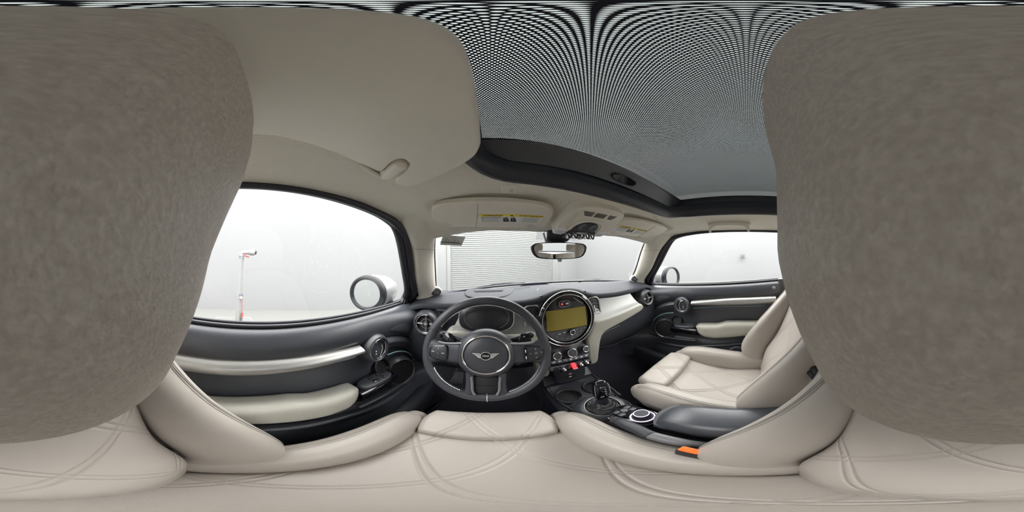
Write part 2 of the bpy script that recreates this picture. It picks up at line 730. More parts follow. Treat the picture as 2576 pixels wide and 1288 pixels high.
def text(name, s, o, ex, ey, size, mat, parent=None, ext=0.0002, align='CENTER', shear=0.0):
    cu = bpy.data.curves.new('txt', 'FONT')
    cu.body = s
    cu.size = size
    cu.align_x = align
    cu.align_y = 'CENTER'
    cu.extrude = ext
    cu.resolution_u = 3
    cu.shear = shear
    t = bpy.data.objects.new('txt', cu)
    COL.objects.link(t)
    dg = bpy.context.evaluated_depsgraph_get()
    me = bpy.data.meshes.new_from_object(t.evaluated_get(dg))
    bpy.data.objects.remove(t)
    bpy.data.curves.remove(cu)
    ex, ey = Vector(ex).normalized(), Vector(ey).normalized()
    ez = ex.cross(ey).normalized()
    M = Matrix.Translation(Vector(o)) @ rot3(ex, ey, ez).to_4x4()
    me.transform(M)
    me.materials.clear()
    me.name = name
    return link(name, me, mat, parent)


def join(name, objs, parent=None):
    """several small meshes of one part become one mesh"""
    bm = bmesh.new()
    mats = []
    off = wloc(parent) if parent is not None else Vector((0, 0, 0))
    for o in objs:
        me = o.data
        me.transform(Matrix.Translation(wloc(o.parent) if o.parent else Vector((0, 0, 0))))
        mt = me.materials[0]
        if mt not in mats:
            mats.append(mt)
        k = len(bm.faces)
        bm.from_mesh(me)
        bm.faces.ensure_lookup_table()
        for f in bm.faces[k:]:
            f.material_index = mats.index(mt)
        bpy.data.objects.remove(o)
        bpy.data.meshes.remove(me)
    me = bpy.data.meshes.new(name)
    bm.to_mesh(me)
    bm.free()
    for mt in mats:
        me.materials.append(mt)
    return link(name, me, None, parent)

def seam_tube(name, pts, parent, mat='stitch_grey', r=.0009, n=30, on=None):
    """stitched line; with 'on' it is laid onto that part's surface"""
    if on is not None:
        off = wloc(on)
        tr = BVHTree.FromPolygons([v.co + off for v in on.data.vertices], [tuple(p.vertices) for p in on.data.polygons])
        P = []
        for p in crm([Vector(p) for p in pts], n):
            loc, nor, _, _ = tr.find_nearest(p)
            d = p - loc
            if d.length > 1e-6 and nor.dot(d) < 0 and d.length > .01:
                nor = nor
            P.append(loc + nor * (r * .35))
        pts = P
    return tube(name, pts, r, mat, parent, 6, n)


# ================================================================== STUDIO OUTSIDE THE CAR
GZ = -1.15


def pol(az, d, z=0.0):
    return Vector((CAM.x + d * math.sin(rad(az)), d * math.cos(rad(az)), z))


def studio():
    # concrete floor
    n = 64
    vs = [Vector((0, 0, GZ))] + [Vector((12 * math.cos(2 * math.pi * i / n), 12 * math.sin(2 * math.pi * i / n), GZ)) for i in range(n)]
    fs = [(0, 1 + i, 1 + (i + 1) % n) for i in range(n)]
    tag(pyd('floor_studio', vs, fs, 'studio_floor'), 'pale painted studio floor the car stands on', 'floor', kind='structure')
    # curved white wall; the roller door stands in its straight stretch
    p = 4.7
    nrm = -25.0
    nd = Vector((math.sin(rad(nrm)), math.cos(rad(nrm)), 0))
    ud = Vector((math.cos(rad(nrm)), -math.sin(rad(nrm)), 0))
    base = Vector((CAM.x, 0, 0)) + nd * p

    def gw(u, z, off=0.0):
        return base + ud * u + nd * off + Vector((0, 0, z))
    u0, u1 = p * math.tan(rad(10.8)), p * math.tan(rad(46.7))
    ctrl = [(30, 7.9), (48, 7.2), (67, 6.87), (99, 7.6), (130, 7.6), (165, 6.6), (-165, 5.4), (-140, 4.4), (-118, 3.8), (-100, 3.545), (-86, 3.46), (-73, 3.447), (-51, 3.47), (-38, 3.75), (-27, 4.3)]
    line = crm([pol(a, d) for a, d in ctrl], 110)
    line = line + [gw(0.15, 0.0), gw(0.45, 0.0)]
    line = [gw(u1 + 0.5, 0.0)] + line
    # inside face and outside face
    H = 3.1
    vs, fs = [], []
    for q in line:
        vs.append(Vector((q.x, q.y, GZ)))
        vs.append(Vector((q.x, q.y, GZ + H)))
    m = len(line)
    for i in range(m - 1):
        fs.append((2 * i, 2 * i + 1, 2 * i + 3, 2 * i + 2))
    a, b = gw(0.45, GZ), gw(u1 + 0.5, GZ)
    zt = 1.6
    k = len(vs)
    vs += [gw(0.45, zt), gw(u1 + 0.5, zt), gw(0.45, GZ + H), gw(u1 + 0.5, GZ + H)]
    fs.append((k, k + 1, k + 3, k + 2))
    tag(pyd('wall_studio', vs, fs, 'studio_white', smooth=40), 'bright white curved studio wall around the car', 'wall', kind='structure')
    # roller door
    d = thing('door_roller', gw((u0 + u1) / 2, GZ), 'light grey slatted roller door seen through the windshield', 'door', kind='structure')
    ns = 44
    hh = (zt - GZ) / ns
    for i in range(ns):
        z = GZ + hh * (i + 0.5)
        prof = [(-0.5, 0.0), (-0.42, -0.012), (0.0, -0.018), (0.40, -0.012), (0.47, 0.0)]
        vs, fs = [], []
        for uu in (u0, u1):
            for t, o in prof:
                vs.append(gw(uu, z + t * hh, 0.05 + o))
        fs = [(j, j + 1, j + 6, j + 5) for j in range(4)]
        pyd('slat', vs, fs, 'door_slat', d, smooth=30)
    vs = [gw(u0, GZ, 0.075), gw(u1, GZ, 0.075), gw(u1, zt, 0.075), gw(u0, zt, 0.075)]
    pyd('backing', vs, [(0, 1, 2, 3)], 'line_grey', d)
    for name, a, b, off, mt in (('guide_rail', u0 - 0.11, u0, -0.02, 'door_frame'), ('guide_rail', u1, u1 + 0.13, -0.02, 'door_frame'),
                                ('jamb_panel', 0.40, u0 - 0.11, 0.0, 'door_frame'), ('jamb_panel', u1 + 0.13, u1 + 0.55, 0.0, 'door_frame')):
        prism(name, [gw(a, GZ, off), gw(b, GZ, off), gw(b, zt, off), gw(a, zt, off)], nd * 0.08, mt, d, 0.004, 2)
    # thermostat-like box on the right wall
    q = pol(88.6, 7.15, -0.08)
    tag(box('wall_box', q, 0.05, 0.16, 0.17, 'box_grey', None, 0.006), 'small dark square box fixed to the white wall beyond the passenger window', 'box')
    # floor hatch with seams
    h = thing('floor_hatch', pol(-88, 2.75, GZ), 'rectangular hatch let into the studio floor behind the post', 'hatch')
    A, B, C, D = at(545, 798, Z=GZ), at(629, 799, Z=GZ), at(643, 828, Z=GZ), at(533, 828, Z=GZ)
    for P, Q in ((A, B), (B, C), (D, A), (D, C)):
        s = (Q - P).normalized()
        t = Vector((-s.y, s.x, 0)) * 0.008
        prism('seam', [P + t + Vector((0, 0, .006)), Q + t + Vector((0, 0, .006)), Q - t + Vector((0, 0, .006)), P - t + Vector((0, 0, .006))], (0, 0, -0.006), 'line_grey', h)
    prism('plate', [v + Vector((0, 0, .003)) for v in (A, B, C, D)], (0, 0, -0.003), 'studio_floor', h)
    for px in (559, 615):
        q = at(px, 812, Z=GZ)
        box('lifting_eye', q + Vector((0, 0, .004)), 0.05, 0.06, 0.012, 'box_grey', h, 0.003)
    # post with camera head
    dist = 2.15
    t0 = pol(-88.2, dist)

    def pp(px, py):
        return at(px, py, X=t0.x)
    foot = pp(597.5, 905)
    foot.z = GZ
    ps = thing('camera_post', foot, 'white telescopic post with a camera head outside the driver window', 'post')
    topv, mid = pp(607.5, 645), pp(603, 735)
    low = Vector((foot.x, foot.y, GZ + 0.02))
    lathe('base_plate', Vector((foot.x, foot.y, GZ)), (0, 0, 1), [(0.20, 0.0), (0.20, 0.012), (0.19, 0.018), (0.0, 0.018)], 'post_white', ps)
    tube('lower_tube', [low, mid], 0.046, 'post_white', ps, 4, 2, up=(0, 1, 0))
    tube('upper_tube', [mid + Vector((0, 0, -.05)), topv], 0.036, 'post_white', ps, 4, 2, up=(0, 1, 0))
    for i in range(9):
        q = pp(607.3 - i * 0.25, 672 + i * 8.3) + Vector((0.0265, 0, 0))
        lathe('pin_hole', q, (1, 0, 0), [(0.0045, -0.004), (0.0045, 0.0), (0.0, 0.0)], 'print_grey', ps, 10)
    tube('collar', [topv + Vector((0, 0, -.02)), topv + Vector((0, 0, .01))], 0.034, 'post_white', ps, 16, 2)
    tube('band', [topv + Vector((0, 0, -.005)), topv + Vector((0, 0, .004))], 0.036, 'box_grey', ps, 16, 2)
    elb = topv + Vector((0, 0, .04))
    tube('elbow', [topv, elb, elb + Vector((0, 0.03, .012)), elb + Vector((0, 0.10, .014))], 0.028, 'post_white', ps, 14, 12, up=(1, 0, 0))
    hd = elb + Vector((0, 0.10, .014))
    lathe('camera_head', hd, (0, 1, 0), [(0.0, -0.01), (0.036, 0.0), (0.042, 0.03), (0.042, 0.07), (0.036, 0.075)], 'post_white', ps, 24)
    lathe('lens', hd + Vector((0, .072, 0)), (0, 1, 0), [(0.034, 0.0), (0.03, 0.02), (0.015, 0.03), (0.0, 0.032)], 'gloss_black', ps, 24)
    tube('strap', [elb + Vector((.02, .03, -.01)), elb + Vector((.03, .06, -.035)), elb + Vector((.03, .10, -.05))], [0.005, 0.012, 0.008], 'red_plastic', ps, 8, 8)
    cl = pp(606, 741) + Vector((.035, 0, 0))
    lathe('clamp', cl, (1, 0, 0), [(0.028, -0.03), (0.028, 0.01), (0.02, 0.014), (0.0, 0.014)], 'box_grey', ps, 18)
    lathe('knob', cl + Vector((.014, 0, -.03)), (1, 0, 0), [(0.02, -0.01), (0.02, 0.02), (0.012, 0.026), (0.0, 0.026)], 'line_grey', ps, 14)
    box('latch', pp(602, 775) + Vector((.03, 0, 0)), 0.012, 0.02, 0.05, 'line_grey', ps, 0.004)
    c0, c1, c2 = pp(609.5, 745) + Vector((.035, 0, 0)), pp(609.8, 785) + Vector((.035, 0, 0)), pp(608, 796) + Vector((.035, 0, 0))
    tube('red_cable', [c0, c0.lerp(c1, .5), c1], 0.0022, 'red_plastic', ps, 8, 8)
    tube('red_plug', [c1, c2], [0.012, 0.014], 'red_plastic', ps, 10, 4)
    c3, c4 = pp(606.5, 808) + Vector((.035, 0, 0)), Vector((foot.x + .035, foot.y + .02, GZ + .02))
    tube('black_plug', [c2, c3], [0.014, 0.008], 'box_grey', ps, 10, 4)
    tube('black_cable', [c3, c3.lerp(c4, .5), c4], 0.004, 'box_grey', ps, 8, 8)


studio()

# ================================================================== CABIN SHELL


def zsill(y):
    return -0.182 - 0.070 * y


def car_floor():
    rows = []
    for y, z in ((-1.15, -0.80), (-0.5, -0.84), (-0.2, -0.90), (0.35, -0.93), (0.75, -0.93), (0.98, -0.84), (1.10, -0.62), (1.12, -0.35)):
        rows.append([(-0.70, y, z + 0.02), (-0.55, y, z), (-0.25, y, z), (-0.15, y, z + 0.06), (-0.10, y, z + 0.14), (0.10, y, z + 0.14), (0.15, y, z + 0.06), (0.25, y, z), (0.55, y, z), (0.70, y, z + 0.02)])
    o = surf('floor', rows, 40, 40, 'black_carpet', None, 0.01)
    tag(o, 'black carpeted footwell floor of the car', 'floor', kind='structure')
    # thin seam lines of the moulded carpet
    for p in ([at(1105, 1015, Z=-.925), at(1085, 1030, Z=-.925), at(1060, 1050, Z=-.925)], [at(1310, 1000, Z=-.925), at(1322, 1020, Z=-.925), at(1330, 1040, Z=-.925)]):
        tube('carpet_seam', p, 0.003, 'soft_black', o, 6, 10)
    # sills inside the doors
    for s in (-1, 1):
        pts = [Vector((s * 0.615, y, z)) for y, z in ((-0.5, -.78), (0, -.80), (.4, -.81), (.7, -.78), (.85, -.70))]
        sausage('sill_trim', pts, 0.055, 0.075, 'soft_black', o, side=(1, 0, 0), e=3.5, n=20, seg=20)
    # driver mat
    m = [at(x, y, Z=-0.915) for x, y in ((1150, 985), (1300, 985), (1310, 1030), (1140, 1030))]
    return o


car_floor()


def headliner():
    """roof lining with the opening for the glass roof"""
    def sm(t):
        t = max(0.0, min(1.0, t))
        return t * t * (3 - 2 * t)

    def zr(x, y):
        ax = abs(x)
        z = 0.172 - 0.10 * max(0, ax - 0.34) ** 1.0 * (1 + 3.2 * max(0, ax - 0.40))
        if y > 0.27:
            dr = 0.195 * (y - 0.27)
            if y > 0.5:
                dr += 0.3 * (y - 0.5) ** 2
            z -= dr * (1 - 0.55 * sm((ax - 0.44) / 0.13) * (1 - sm((y - .48) / .1)))
            # recess that takes the folded visor
            z += 0.020 * sm((ax - .105) / .03) * sm((.475 - ax) / .03) * sm((y - .365) / .03) * sm((.60 - y) / .04)
        if y < -0.5:
            z -= 0.10 * (-0.5 - y) ** 1.5
        return z
    xs = sorted(set([round(v, 4) for v in np.linspace(-0.585, 0.585, 95)] + [-0.342, 0.342]))
    ys = sorted(set([round(v, 4) for v in np.linspace(-1.35, 0.61, 132)] + [0.312, -0.62]))
    vs, idx = [], {}
    for j, y in enumerate(ys):
        for i, x in enumerate(xs):
            idx[i, j] = len(vs)
            yy = y
            if y > 0.3:   # the header bows forward in the middle
                yy = y + 0.055 * ((y - 0.3) / 0.31) * (1 - (x / 0.6) ** 2) - 0.04 * ((y - 0.3) / 0.31) * (x / 0.6) ** 4
            xx = x * (1 - 0.07 * max(0, (y - 0.42)) / 0.2)
            vs.append(Vector((xx, yy, zr(x, y))))
    fs = []
    for j in range(len(ys) - 1):
        for i in range(len(xs) - 1):
            cx, cy = (xs[i] + xs[i + 1]) / 2, (ys[j] + ys[j + 1]) / 2
            inside = abs(cx) < 0.342 and -0.62 < cy < 0.312
            if inside:
                # keep rounded corners
                qx, qy = abs(cx) - (0.342 - 0.075), cy - (0.312 - 0.075)
                if not (qx > 0 and qy > 0 and qx * qx + qy * qy > 0.068 ** 2):
                    continue
            fs.append((idx[i, j], idx[i + 1, j], idx[i + 1, j + 1], idx[i, j + 1]))
    o = pyd('ceiling', vs, fs, 'headliner_cloth', None, 60)
    tag(o, 'beige woven cloth roof lining', 'ceiling', kind='structure')
    # outer roof skin above it keeps daylight out
    rows = []
    for y in (-1.45, -0.9, -0.64):
        rows.append([(x, y, zr(x, y) + 0.05) for x in (-0.63, -0.4, 0, 0.4, 0.63)])
    surf('roof_skin', rows, 12, 8, 'white_paint', o)
    for s in (-1, 1):
        rows = [[(s * x, y, zr(x, y) + 0.045) for x in (0.36, 0.45, 0.55, 0.63)] for y in (-0.66, -0.2, 0.2, 0.45, 0.60)]
        surf('roof_skin', rows, 8, 12, 'white_paint', o)
    rows = [[(x, y + 0.055 * (1 - (x / 0.6) ** 2), zr(x, y) + 0.04) for x in (-0.58, -0.3, 0, 0.3, 0.58)] for y in (0.33, 0.45, 0.60)]
    surf('roof_skin', rows, 14, 6, 'white_paint', o)
    # airbag logo plates
    for s in (-1, 1):
        c = Vector((s * 0.268, 0.357, zr(0.268, 0.357) + 0.002))
        ex, ey = Vector((1, 0, 0)), Vector((0, 1, -0.195)).normalized()
        pl = prism('cover_plate', rrect(c + Vector((0, 0, -0.005)), ex, ey, 0.0185, 0.0135, 0.004), (0, 0, 0.008), 'beige_plastic', o, 0.0015, 2)
        for k in range(3):
            prism('emboss_bar', rrect(c + Vector((0.002 + k * 0.003, 0, -0.0062)), ex, ey, 0.0008, 0.007, 0.0004, 2), (0, 0, 0.001), 'beige_pad', pl)
    return zr


ZR = headliner()


def rear_cabin():
    """quarter panels, tailgate and parcel shelf behind the front seats (seen in the mirrors)"""
    for s, nm in ((-1, 'wall_left'), (1, 'wall_right')):
        o = surf(nm, [[(s * 0.69, y, -0.86) for y in (-0.195, -0.7, -1.4)], [(s * 0.70, y, -0.5) for y in (-0.195, -0.7, -1.4)], [(s * 0.69, y, -0.155) for y in (-0.195, -0.7, -1.4)]], 14, 12, 'dark_plastic', None, 0.02)
        tag(o, 'dark %s rear side panel behind the front seats' % ('left' if s < 0 else 'right'), 'panel', kind='structure')
        surf('pillar_trim', [[(s * 0.70, y, -0.18) for y in (-0.255, -0.29, -0.32)], [(s * 0.63, y, 0.0) for y in (-0.265, -0.30, -0.33)], [(s * 0.555, y, 0.13) for y in (-0.275, -0.31, -0.34)]], 8, 10, 'soft_black', o, 0.03)
        pyd('quarter_glass', [(s * .70, -.30, -.18), (s * .69, -1.2, -.16), (s * .56, -1.1, .12), (s * .56, -.32, .13)], [(0, 1, 2, 3)], 'clear_glass', o)
    vs, fs = [], []
    o = surf('wall_rear', [[(x, -1.32, -0.86) for x in (-.7, 0, .7)], [(x, -1.45, -0.5) for x in (-.7, 0, .7)], [(x, -1.45, -0.16) for x in (-.7, 0, .7)]], 10, 10, 'dark_plastic', None, 0.03)
    tag(o, 'dark tailgate lining under the rear window', 'panel', kind='structure')
    pyd('rear_glass', [(-.62, -1.44, -.16), (.62, -1.44, -.16), (.5, -1.3, .10), (-.5, -1.3, .10)], [(0, 1, 2, 3)], 'clear_glass', o)
    b = thing('rear_bench', (0, -0.95, -0.84), 'beige rear bench behind the front seats', 'seat')
    hpad('bench_cushion', (0, -0.78, -0.62), (1, 0, 0), (0, 1, 0), (0, 0, 1), 0.56, 0.24, lambda u, v: 0.02 * (1 - u * u), 0.2, 'leather', b, rnd=.05)
    for s in (-1, 1):
        ey = Vector((0, -0.30, 0.95)).normalized()
        hpad('bench_back', (s * 0.28, -1.08, -0.40), (1, 0, 0), ey, Vector((0, 0.95, 0.30)).normalized(), 0.27, 0.26, lambda u, v: 0.03 * (1 - u * u), 0.1, 'leather', b, rnd=.04)
        hpad('bench_headrest', (s * 0.30, -1.17, -0.08), (1, 0, 0), (0, 0, 1), (0, 1, 0), 0.12, 0.055, lambda u, v: 0.02 * (1 - u * u), 0.06, 'leather', b, rnd=.025)
    tag(surf('parcel_shelf', [[(-.6, -1.27, -.2), (0, -1.27, -.19), (.6, -1.27, -.2)], [(-.6, -1.42, -.18), (0, -1.42, -.17), (.6, -1.42, -.18)]], 10, 6, 'dark_plastic', None, 0.02), 'dark parcel shelf under the rear window', 'shelf')


rear_cabin()


def front_shell():
    """bulkhead, windshield and front pillars"""
    bl = [Vector((s, y, z)) for s, y, z in ((-0.575, 0.775, -0.188), (-0.40, 0.90, -0.180), (-0.2, 0.965, -0.174), (0, 0.985, -0.172), (0.2, 0.965, -0.174), (0.40, 0.90, -0.180), (0.575, 0.775, -0.188))]
    tl = [Vector((s, y, z)) for s, y, z in ((-0.515, 0.585, 0.100), (-0.34, 0.625, 0.107), (-0.17, 0.648, 0.110), (0, 0.655, 0.111), (0.17, 0.648, 0.110), (0.34, 0.625, 0.107), (0.515, 0.585, 0.100))]
    mid = [b.lerp(t, 0.5) + Vector((0, 0.012, 0.012)) for b, t in zip(bl, tl)]
    o = surf('window_1', [bl, mid, tl], 30, 14, 'windshield_glass', None, smooth=60)
    tag(o, 'curved windshield glass over the dashboard', 'windshield', kind='structure')
    # dark frit edge along the bottom and narrow edge at the right pillar
    tube('lower_edge', [p + Vector((0, -0.003, -0.002)) for p in bl], 0.006, 'rubber', o, 8, 40)
    for s in (-1, 1):
        e = [Vector((s * 0.578, 0.770, -0.185)), Vector((s * 0.560, 0.705, -0.09)), Vector((s * 0.543, 0.648, 0.02)), Vector((s * 0.520, 0.592, 0.095))]
        tube('side_edge', e, 0.0035, 'rubber', o, 8, 24)
    # rain sensor shade dots behind the mirror
    def ws(u, t):
        k = (u + 0.575) / 1.15 * 6
        i = min(5, max(0, int(k)))
        f = k - i
        b, m, tt = bl[i].lerp(bl[i + 1], f), mid[i].lerp(mid[i + 1], f), tl[i].lerp(tl[i + 1], f)
        return m.lerp(tt, (t - .5) * 2) if t > .5 else b.lerp(m, t * 2)
    for sx_, (a0, a1) in (('l', (-.135, -.055)), ('r', (.015, .095))):
        g0, g1, g2, g3 = ws(a0, .995), ws(a1, .995), ws(a1, .86), ws(a0 + .012, .86)
        pyd('sensor_shade', [p + Vector((0, -.004, -.003)) for p in (g0, g1, g2, g3)], [(0, 1, 2, 3)], 'frit_glass', o)
    # firewall and cowl below the glass
    f = surf('wall_front', [[(x, 1.14, -0.95) for x in (-.72, 0, .72)], [(x, 1.14, -0.4) for x in (-.72, 0, .72)], [(x, 1.06, -0.25) for x in (-.72, 0, .72)]], 12, 12, 'black_matt', None, 0.02)
    tag(f, 'black bulkhead at the end of the footwells', 'bulkhead', kind='structure')
    for s in (-1, 1):
        surf('kick_panel', [[(s * .66, y, -.95) for y in (.70, .9, 1.15)], [(s * .65, y, -.55) for y in (.74, .9, 1.15)], [(s * .66, y, -.24) for y in (.74, .9, 1.10)]], 10, 10, 'soft_black', f, 0.03)
    # pillars
    for s, nm in ((-1, 'trim_1'), (1, 'trim_2')):
        rows = [[(.578, .775, -.215), (.575, .740, -.222), (.605, .722, -.235), (.645, .716, -.245), (.668, .722, -.248)],
                [(.580, .755, -.165), (.566, .725, -.165), (.592, .692, -.170), (.633, .682, -.172), (.660, .690, -.168)],
                [(.562, .705, -.09), (.555, .672, -.093), (.574, .632, -.098), (.605, .612, -.10), (.636, .622, -.092)],
                [(.545, .648, .02), (.535, .612, .022), (.545, .565, .026), (.572, .520, .03), (.606, .530, .042)],
                [(.520, .592, .098), (.505, .560, .105), (.525, .500, .105), (.575, .452, .100), (.604, .468, .105)],
                [(.485, .555, .122), (.470, .520, .134), (.495, .455, .140), (.545, .410, .140), (.592, .425, .138)]]
        rows = [[Vector((s * x, y, z)) for x, y, z in r] for r in rows]
        o = surf(nm, rows, 16, 30, 'beige_plastic', None, 0.02)
        tag(o, 'beige %s windshield pillar trim with a round tweeter' % ("driver's side" if s < 0 else "passenger's side"), 'trim', kind='structure')
        seam_tube('trim_seam', [Vector((s * .550, .640, .040)), Vector((s * .536, .606, .030)), Vector((s * .546, .558, .026)), Vector((s * .580, .515, .030))], o, 'print_grey', .0011, 24, o)
        # tweeter
        c = Vector((s * 0.566, 0.728, -0.170))
        n = Vector((-s * 0.45, -0.88, 0.12)).normalized()
        x, y, n = axes(n)
        lathe('tweeter_foot', c, n, [(0.022, -0.03), (0.029, -0.012), (0.0285, 0.002), (0.0255, 0.006), (0.0, 0.006)], 'beige_plastic', o, 40, sx=1.0, sy=0.92)
        tw = lathe('tweeter_grille', c, n, [(0.0245, 0.003), (0.0240, 0.012), (0.020, 0.0155), (0.010, 0.0165), (0.0, 0.0167)], 'soft_black', o, 40, sx=1.0, sy=0.88)
        ring('tweeter_ring', c + n * 0.0115, n, 0.0243, 0.0012, 'chrome', tw, 40, 8, sy=0.88)
        for k in range(-3, 4):
            tube('grille_bar', [c + n * .0168 + x * (.003 * k) + y * -.008, c + n * .0172 + x * (.003 * k) + y * .008], .0005, 'lever_grey', tw, 5, 3)
    # wipers resting outside the glass
    for p, lab in (([at(1200, 722, Y=1.03), at(1260, 714, Y=1.03), at(1305, 714, Y=1.02), at(1330, 713.5, Y=1.02), at(1385, 711.5, Y=1.02)], 'black wiper in front of the steering wheel, lying along the windshield base'),
                   ([at(1455, 709.5, Y=1.0), at(1485, 705, Y=1.0), at(1510, 704, Y=.98), at(1545, 707, Y=.95)], 'black wiper in front of the passenger seat, lying along the windshield base')):
        wv = thing('windshield_wiper', p[0], lab, 'wiper')
        tube('wiper_blade', p, 0.004, 'rubber', wv, 8, 20, up=(0, 1, 0))
        tube('wiper_arm', [v.lerp(u, k) + Vector((0, 0.012, 0.004)) for v, u, k in ((p[0], p[1], .6), (p[1], p[2], .3), (p[1], p[2], .9), (p[2], p[3], .7))], 0.004, 'black_matt', wv, 8, 20, up=(0, 1, 0))
    return ws


WS = front_shell()

# ================================================================== DOORS


def DR(zx, zy, X):
    p = at(1590 + zx / 5.854, 680 + zy / 5.854, X=X)
    return p.y, p.z


def door(s):
    nm = 'door_1' if s < 0 else 'door_2'
    side = "driver's" if s < 0 else "passenger's"
    D = thing(nm, (s * 0.70, 0.2, -0.80), "%s door with dark upper panel, silver strip and beige armrest" % side, 'door', kind='structure')

    def S(x, y, z):
        return Vector((s * x, y, z))
    # ---- main card: sections from the sill down
    rows = []
    for y in (-0.20, -0.05, 0.15, 0.32, 0.45, 0.58, 0.70, 0.80):
        zs = zsill(y)
        f = max(0, y - 0.50)            # front end turns in towards the dashboard
        k = -0.16 * f - 1.1 * f * f
        c = max(0, y - 0.42) * 0.10
        rows.append([S(.712, y, zs + .004), S(.702 + k * .2, y, zs + .001), S(.682 + k * .6, y, zs - .014), S(.668 + k, y, zs - .045), S(.667 + k, y, zs - .072), S(.676 + k, y, zs - .092 - c),
                     S(.690 + k, y, zs - .125 - c), S(.694 + k, y, zs - .175 - c), S(.688 + k, y, -.455 - c), S(.676 + k, y, -.53 - c), S(.668 + k, y, -.575 - c), S(.655 + k, y, -.60 - c), S(.648 + k, y, -.64 - c), S(.655 + k, y, -.70 - c), S(.66 + k, y, -.80)])
    surf('door_card', rows, 70, 60, 'dark_plastic', D, 0.012)
    # outer skin
    surf('outer_skin', [[S(.715, y, zsill(y)), S(.775, y, -.35), S(.79, y, -.6), S(.74, y, -.95)] for y in (-0.21, 0.2, 0.6, 0.98)], 12, 10, 'white_paint', D, 0.008)
    # window seals along the sill: two dark ribs
    for dx, dz, r in ((0.705, 0.006, 0.006), (0.716, 0.012, 0.005)):
        tube('sill_seal', [S(dx, y, zsill(y) + dz) for y in (-0.20, 0.0, 0.25, 0.5, 0.70)], r, 'rubber', D, 8, 30)
    # frame seal: up the pillar and along the roof
    fr = [(.715, .715, -.235), (.655, .672, -.17), (.628, .60, -.09), (.598, .515, .03), (.592, .470, .083), (.590, .42, .108), (.588, .34, .121), (.586, .2, .130), (.584, .0, .131), (.582, -.22, .128)]
    tube('frame_seal', [S(*p) for p in fr], [0.016, 0.016, 0.015, 0.014, 0.015, 0.014, 0.010, 0.008, 0.007, 0.007], 'rubber', D, 12, 60, up=(1, 0, 0))
    fr2 = [(.722, .69, -.225), (.672, .64, -.155), (.640, .57, -.07), (.612, .49, .04), (.604, .445, .092), (.602, .40, .112), (.598, .30, .126), (.596, .1, .136), (.595, -.22, .134)]
    tube('glass_run', [S(*p) for p in fr2], [0.014, 0.015, 0.015, 0.014, 0.012, 0.010, 0.008, 0.008, 0.008], 'rubber', D, 10, 50, up=(1, 0, 0))
    # glass
    top = [(.598, -.21, .132), (.60, .1, .135), (.602, .30, .124), (.604, .40, .11), (.610, .47, .065), (.632, .55, -.045), (.655, .615, -.125), (.68, .67, -.19), (.70, .70, -.225)]
    g = crm([S(*p) for p in top], 30)
    vs, fs = [], []
    for p in g:
        vs.append(p)
        vs.append(S(.715, p.y, zsill(p.y)))
    for i in range(len(g) - 1):
        fs.append((2 * i, 2 * i + 1, 2 * i + 3, 2 * i + 2))
    pyd('side_window', vs, fs, 'clear_glass', D, 60)
    # mirror corner cover (dark triangle with ribs)
    tri = [S(.703, .645, zsill(.645) + .004), S(.697, .662, -.190), S(.690, .690, -.150), S(.694, .712, -.185), S(.700, .735, zsill(.735))]
    prism('mirror_corner', tri, S(.018, 0, 0), 'rubber', D, 0.003, 2)
    for k in range(2):
        tube('corner_rib', [S(.697 - .004 * k, .655 + .016 * k, zsill(.65) + .006), S(.689 - .004 * k, .688 + .012 * k, -.156)], 0.004, 'rubber', D, 8, 4)
    surf('corner_fill', [[S(.628, .735, -.262), S(.640, .70, -.20), S(.632, .63, -.105)], [S(.670, .745, -.262), S(.672, .705, -.20), S(.655, .645, -.105)], [S(.715, .755, -.262), S(.705, .72, -.195), S(.675, .655, -.10)]], 10, 10, 'rubber', D, .006)
    # scoop that meets the dashboard vent
    sc = [S(.655, .50, -.275), S(.655, .57, -.248), S(.64, .66, -.248), S(.61, .72, -.26)]
    sausage('vent_scoop', [S(.672, .50, -.292), S(.668, .56, -.300), S(.66, .63, -.318), S(.64, .70, -.34)], [.012, .032, .05, .06], [.010, .018, .025, .03], 'dark_plastic', D, side=(0, 0, 1), n=18, seg=20)
    # ---- silver strip
    up_ = [(.345, -.300), (.25, -.285), (.10, -.266), (-.05, -.259), (-.175, -.256)]
    lo_ = [(.345, -.336), (.25, -.330), (.10, -.322), (-.05, -.318), (-.150, -.312)]
    r1 = [S(.672, y, z) for y, z in up_]
    r2 = [S(.651, y, z * .72 + z2 * .28) for (y, z), (_, z2) in zip(up_, lo_)]
    r3 = [S(.649, y, z * .35 + z2 * .65) for (y, z), (_, z2) in zip(up_, lo_)]
    r4 = [S(.676, y, z) for y, z in lo_]
    surf('silver_strip', [r1, r2, r3, r4], 30, 12, 'satin_silver', D, 0.006)
    # forward continuation of the strip sweeping round the speaker
    q1 = [S(.668, .455, -.318), S(.664, .52, -.335), S(.655, .60, -.375), S(.645, .655, -.44)]
    q2 = [S(.650, .455, -.335), S(.646, .52, -.355), S(.640, .595, -.395), S(.633, .640, -.455)]
    q3 = [S(.666, .455, -.360), S(.662, .52, -.385), S(.655, .58, -.42), S(.648, .622, -.475)]
    surf('strip_sweep', [q1, q2, q3], 24, 10, 'dark_plastic' if s > 0 else 'dark_plastic', D, 0.006)
    tube('light_line', [S(.690, y, z) for y, z in ((.345, -.360), (.20, -.339), (.05, -.330), (-.11, -.326))], 0.0022, 'blue_strip', D, 8, 30)
    tube('light_line', [S(.660, .47, -.402), S(.655, .53, -.415), S(.648, .59, -.45), S(.640, .625, -.495), S(.637, .632, -.52)], 0.0028, 'blue_strip', D, 8, 24)
    # ---- handle ring
    c = S(.652, .409, -.338)
    n = Vector((-s, 0, 0.06)).normalized()
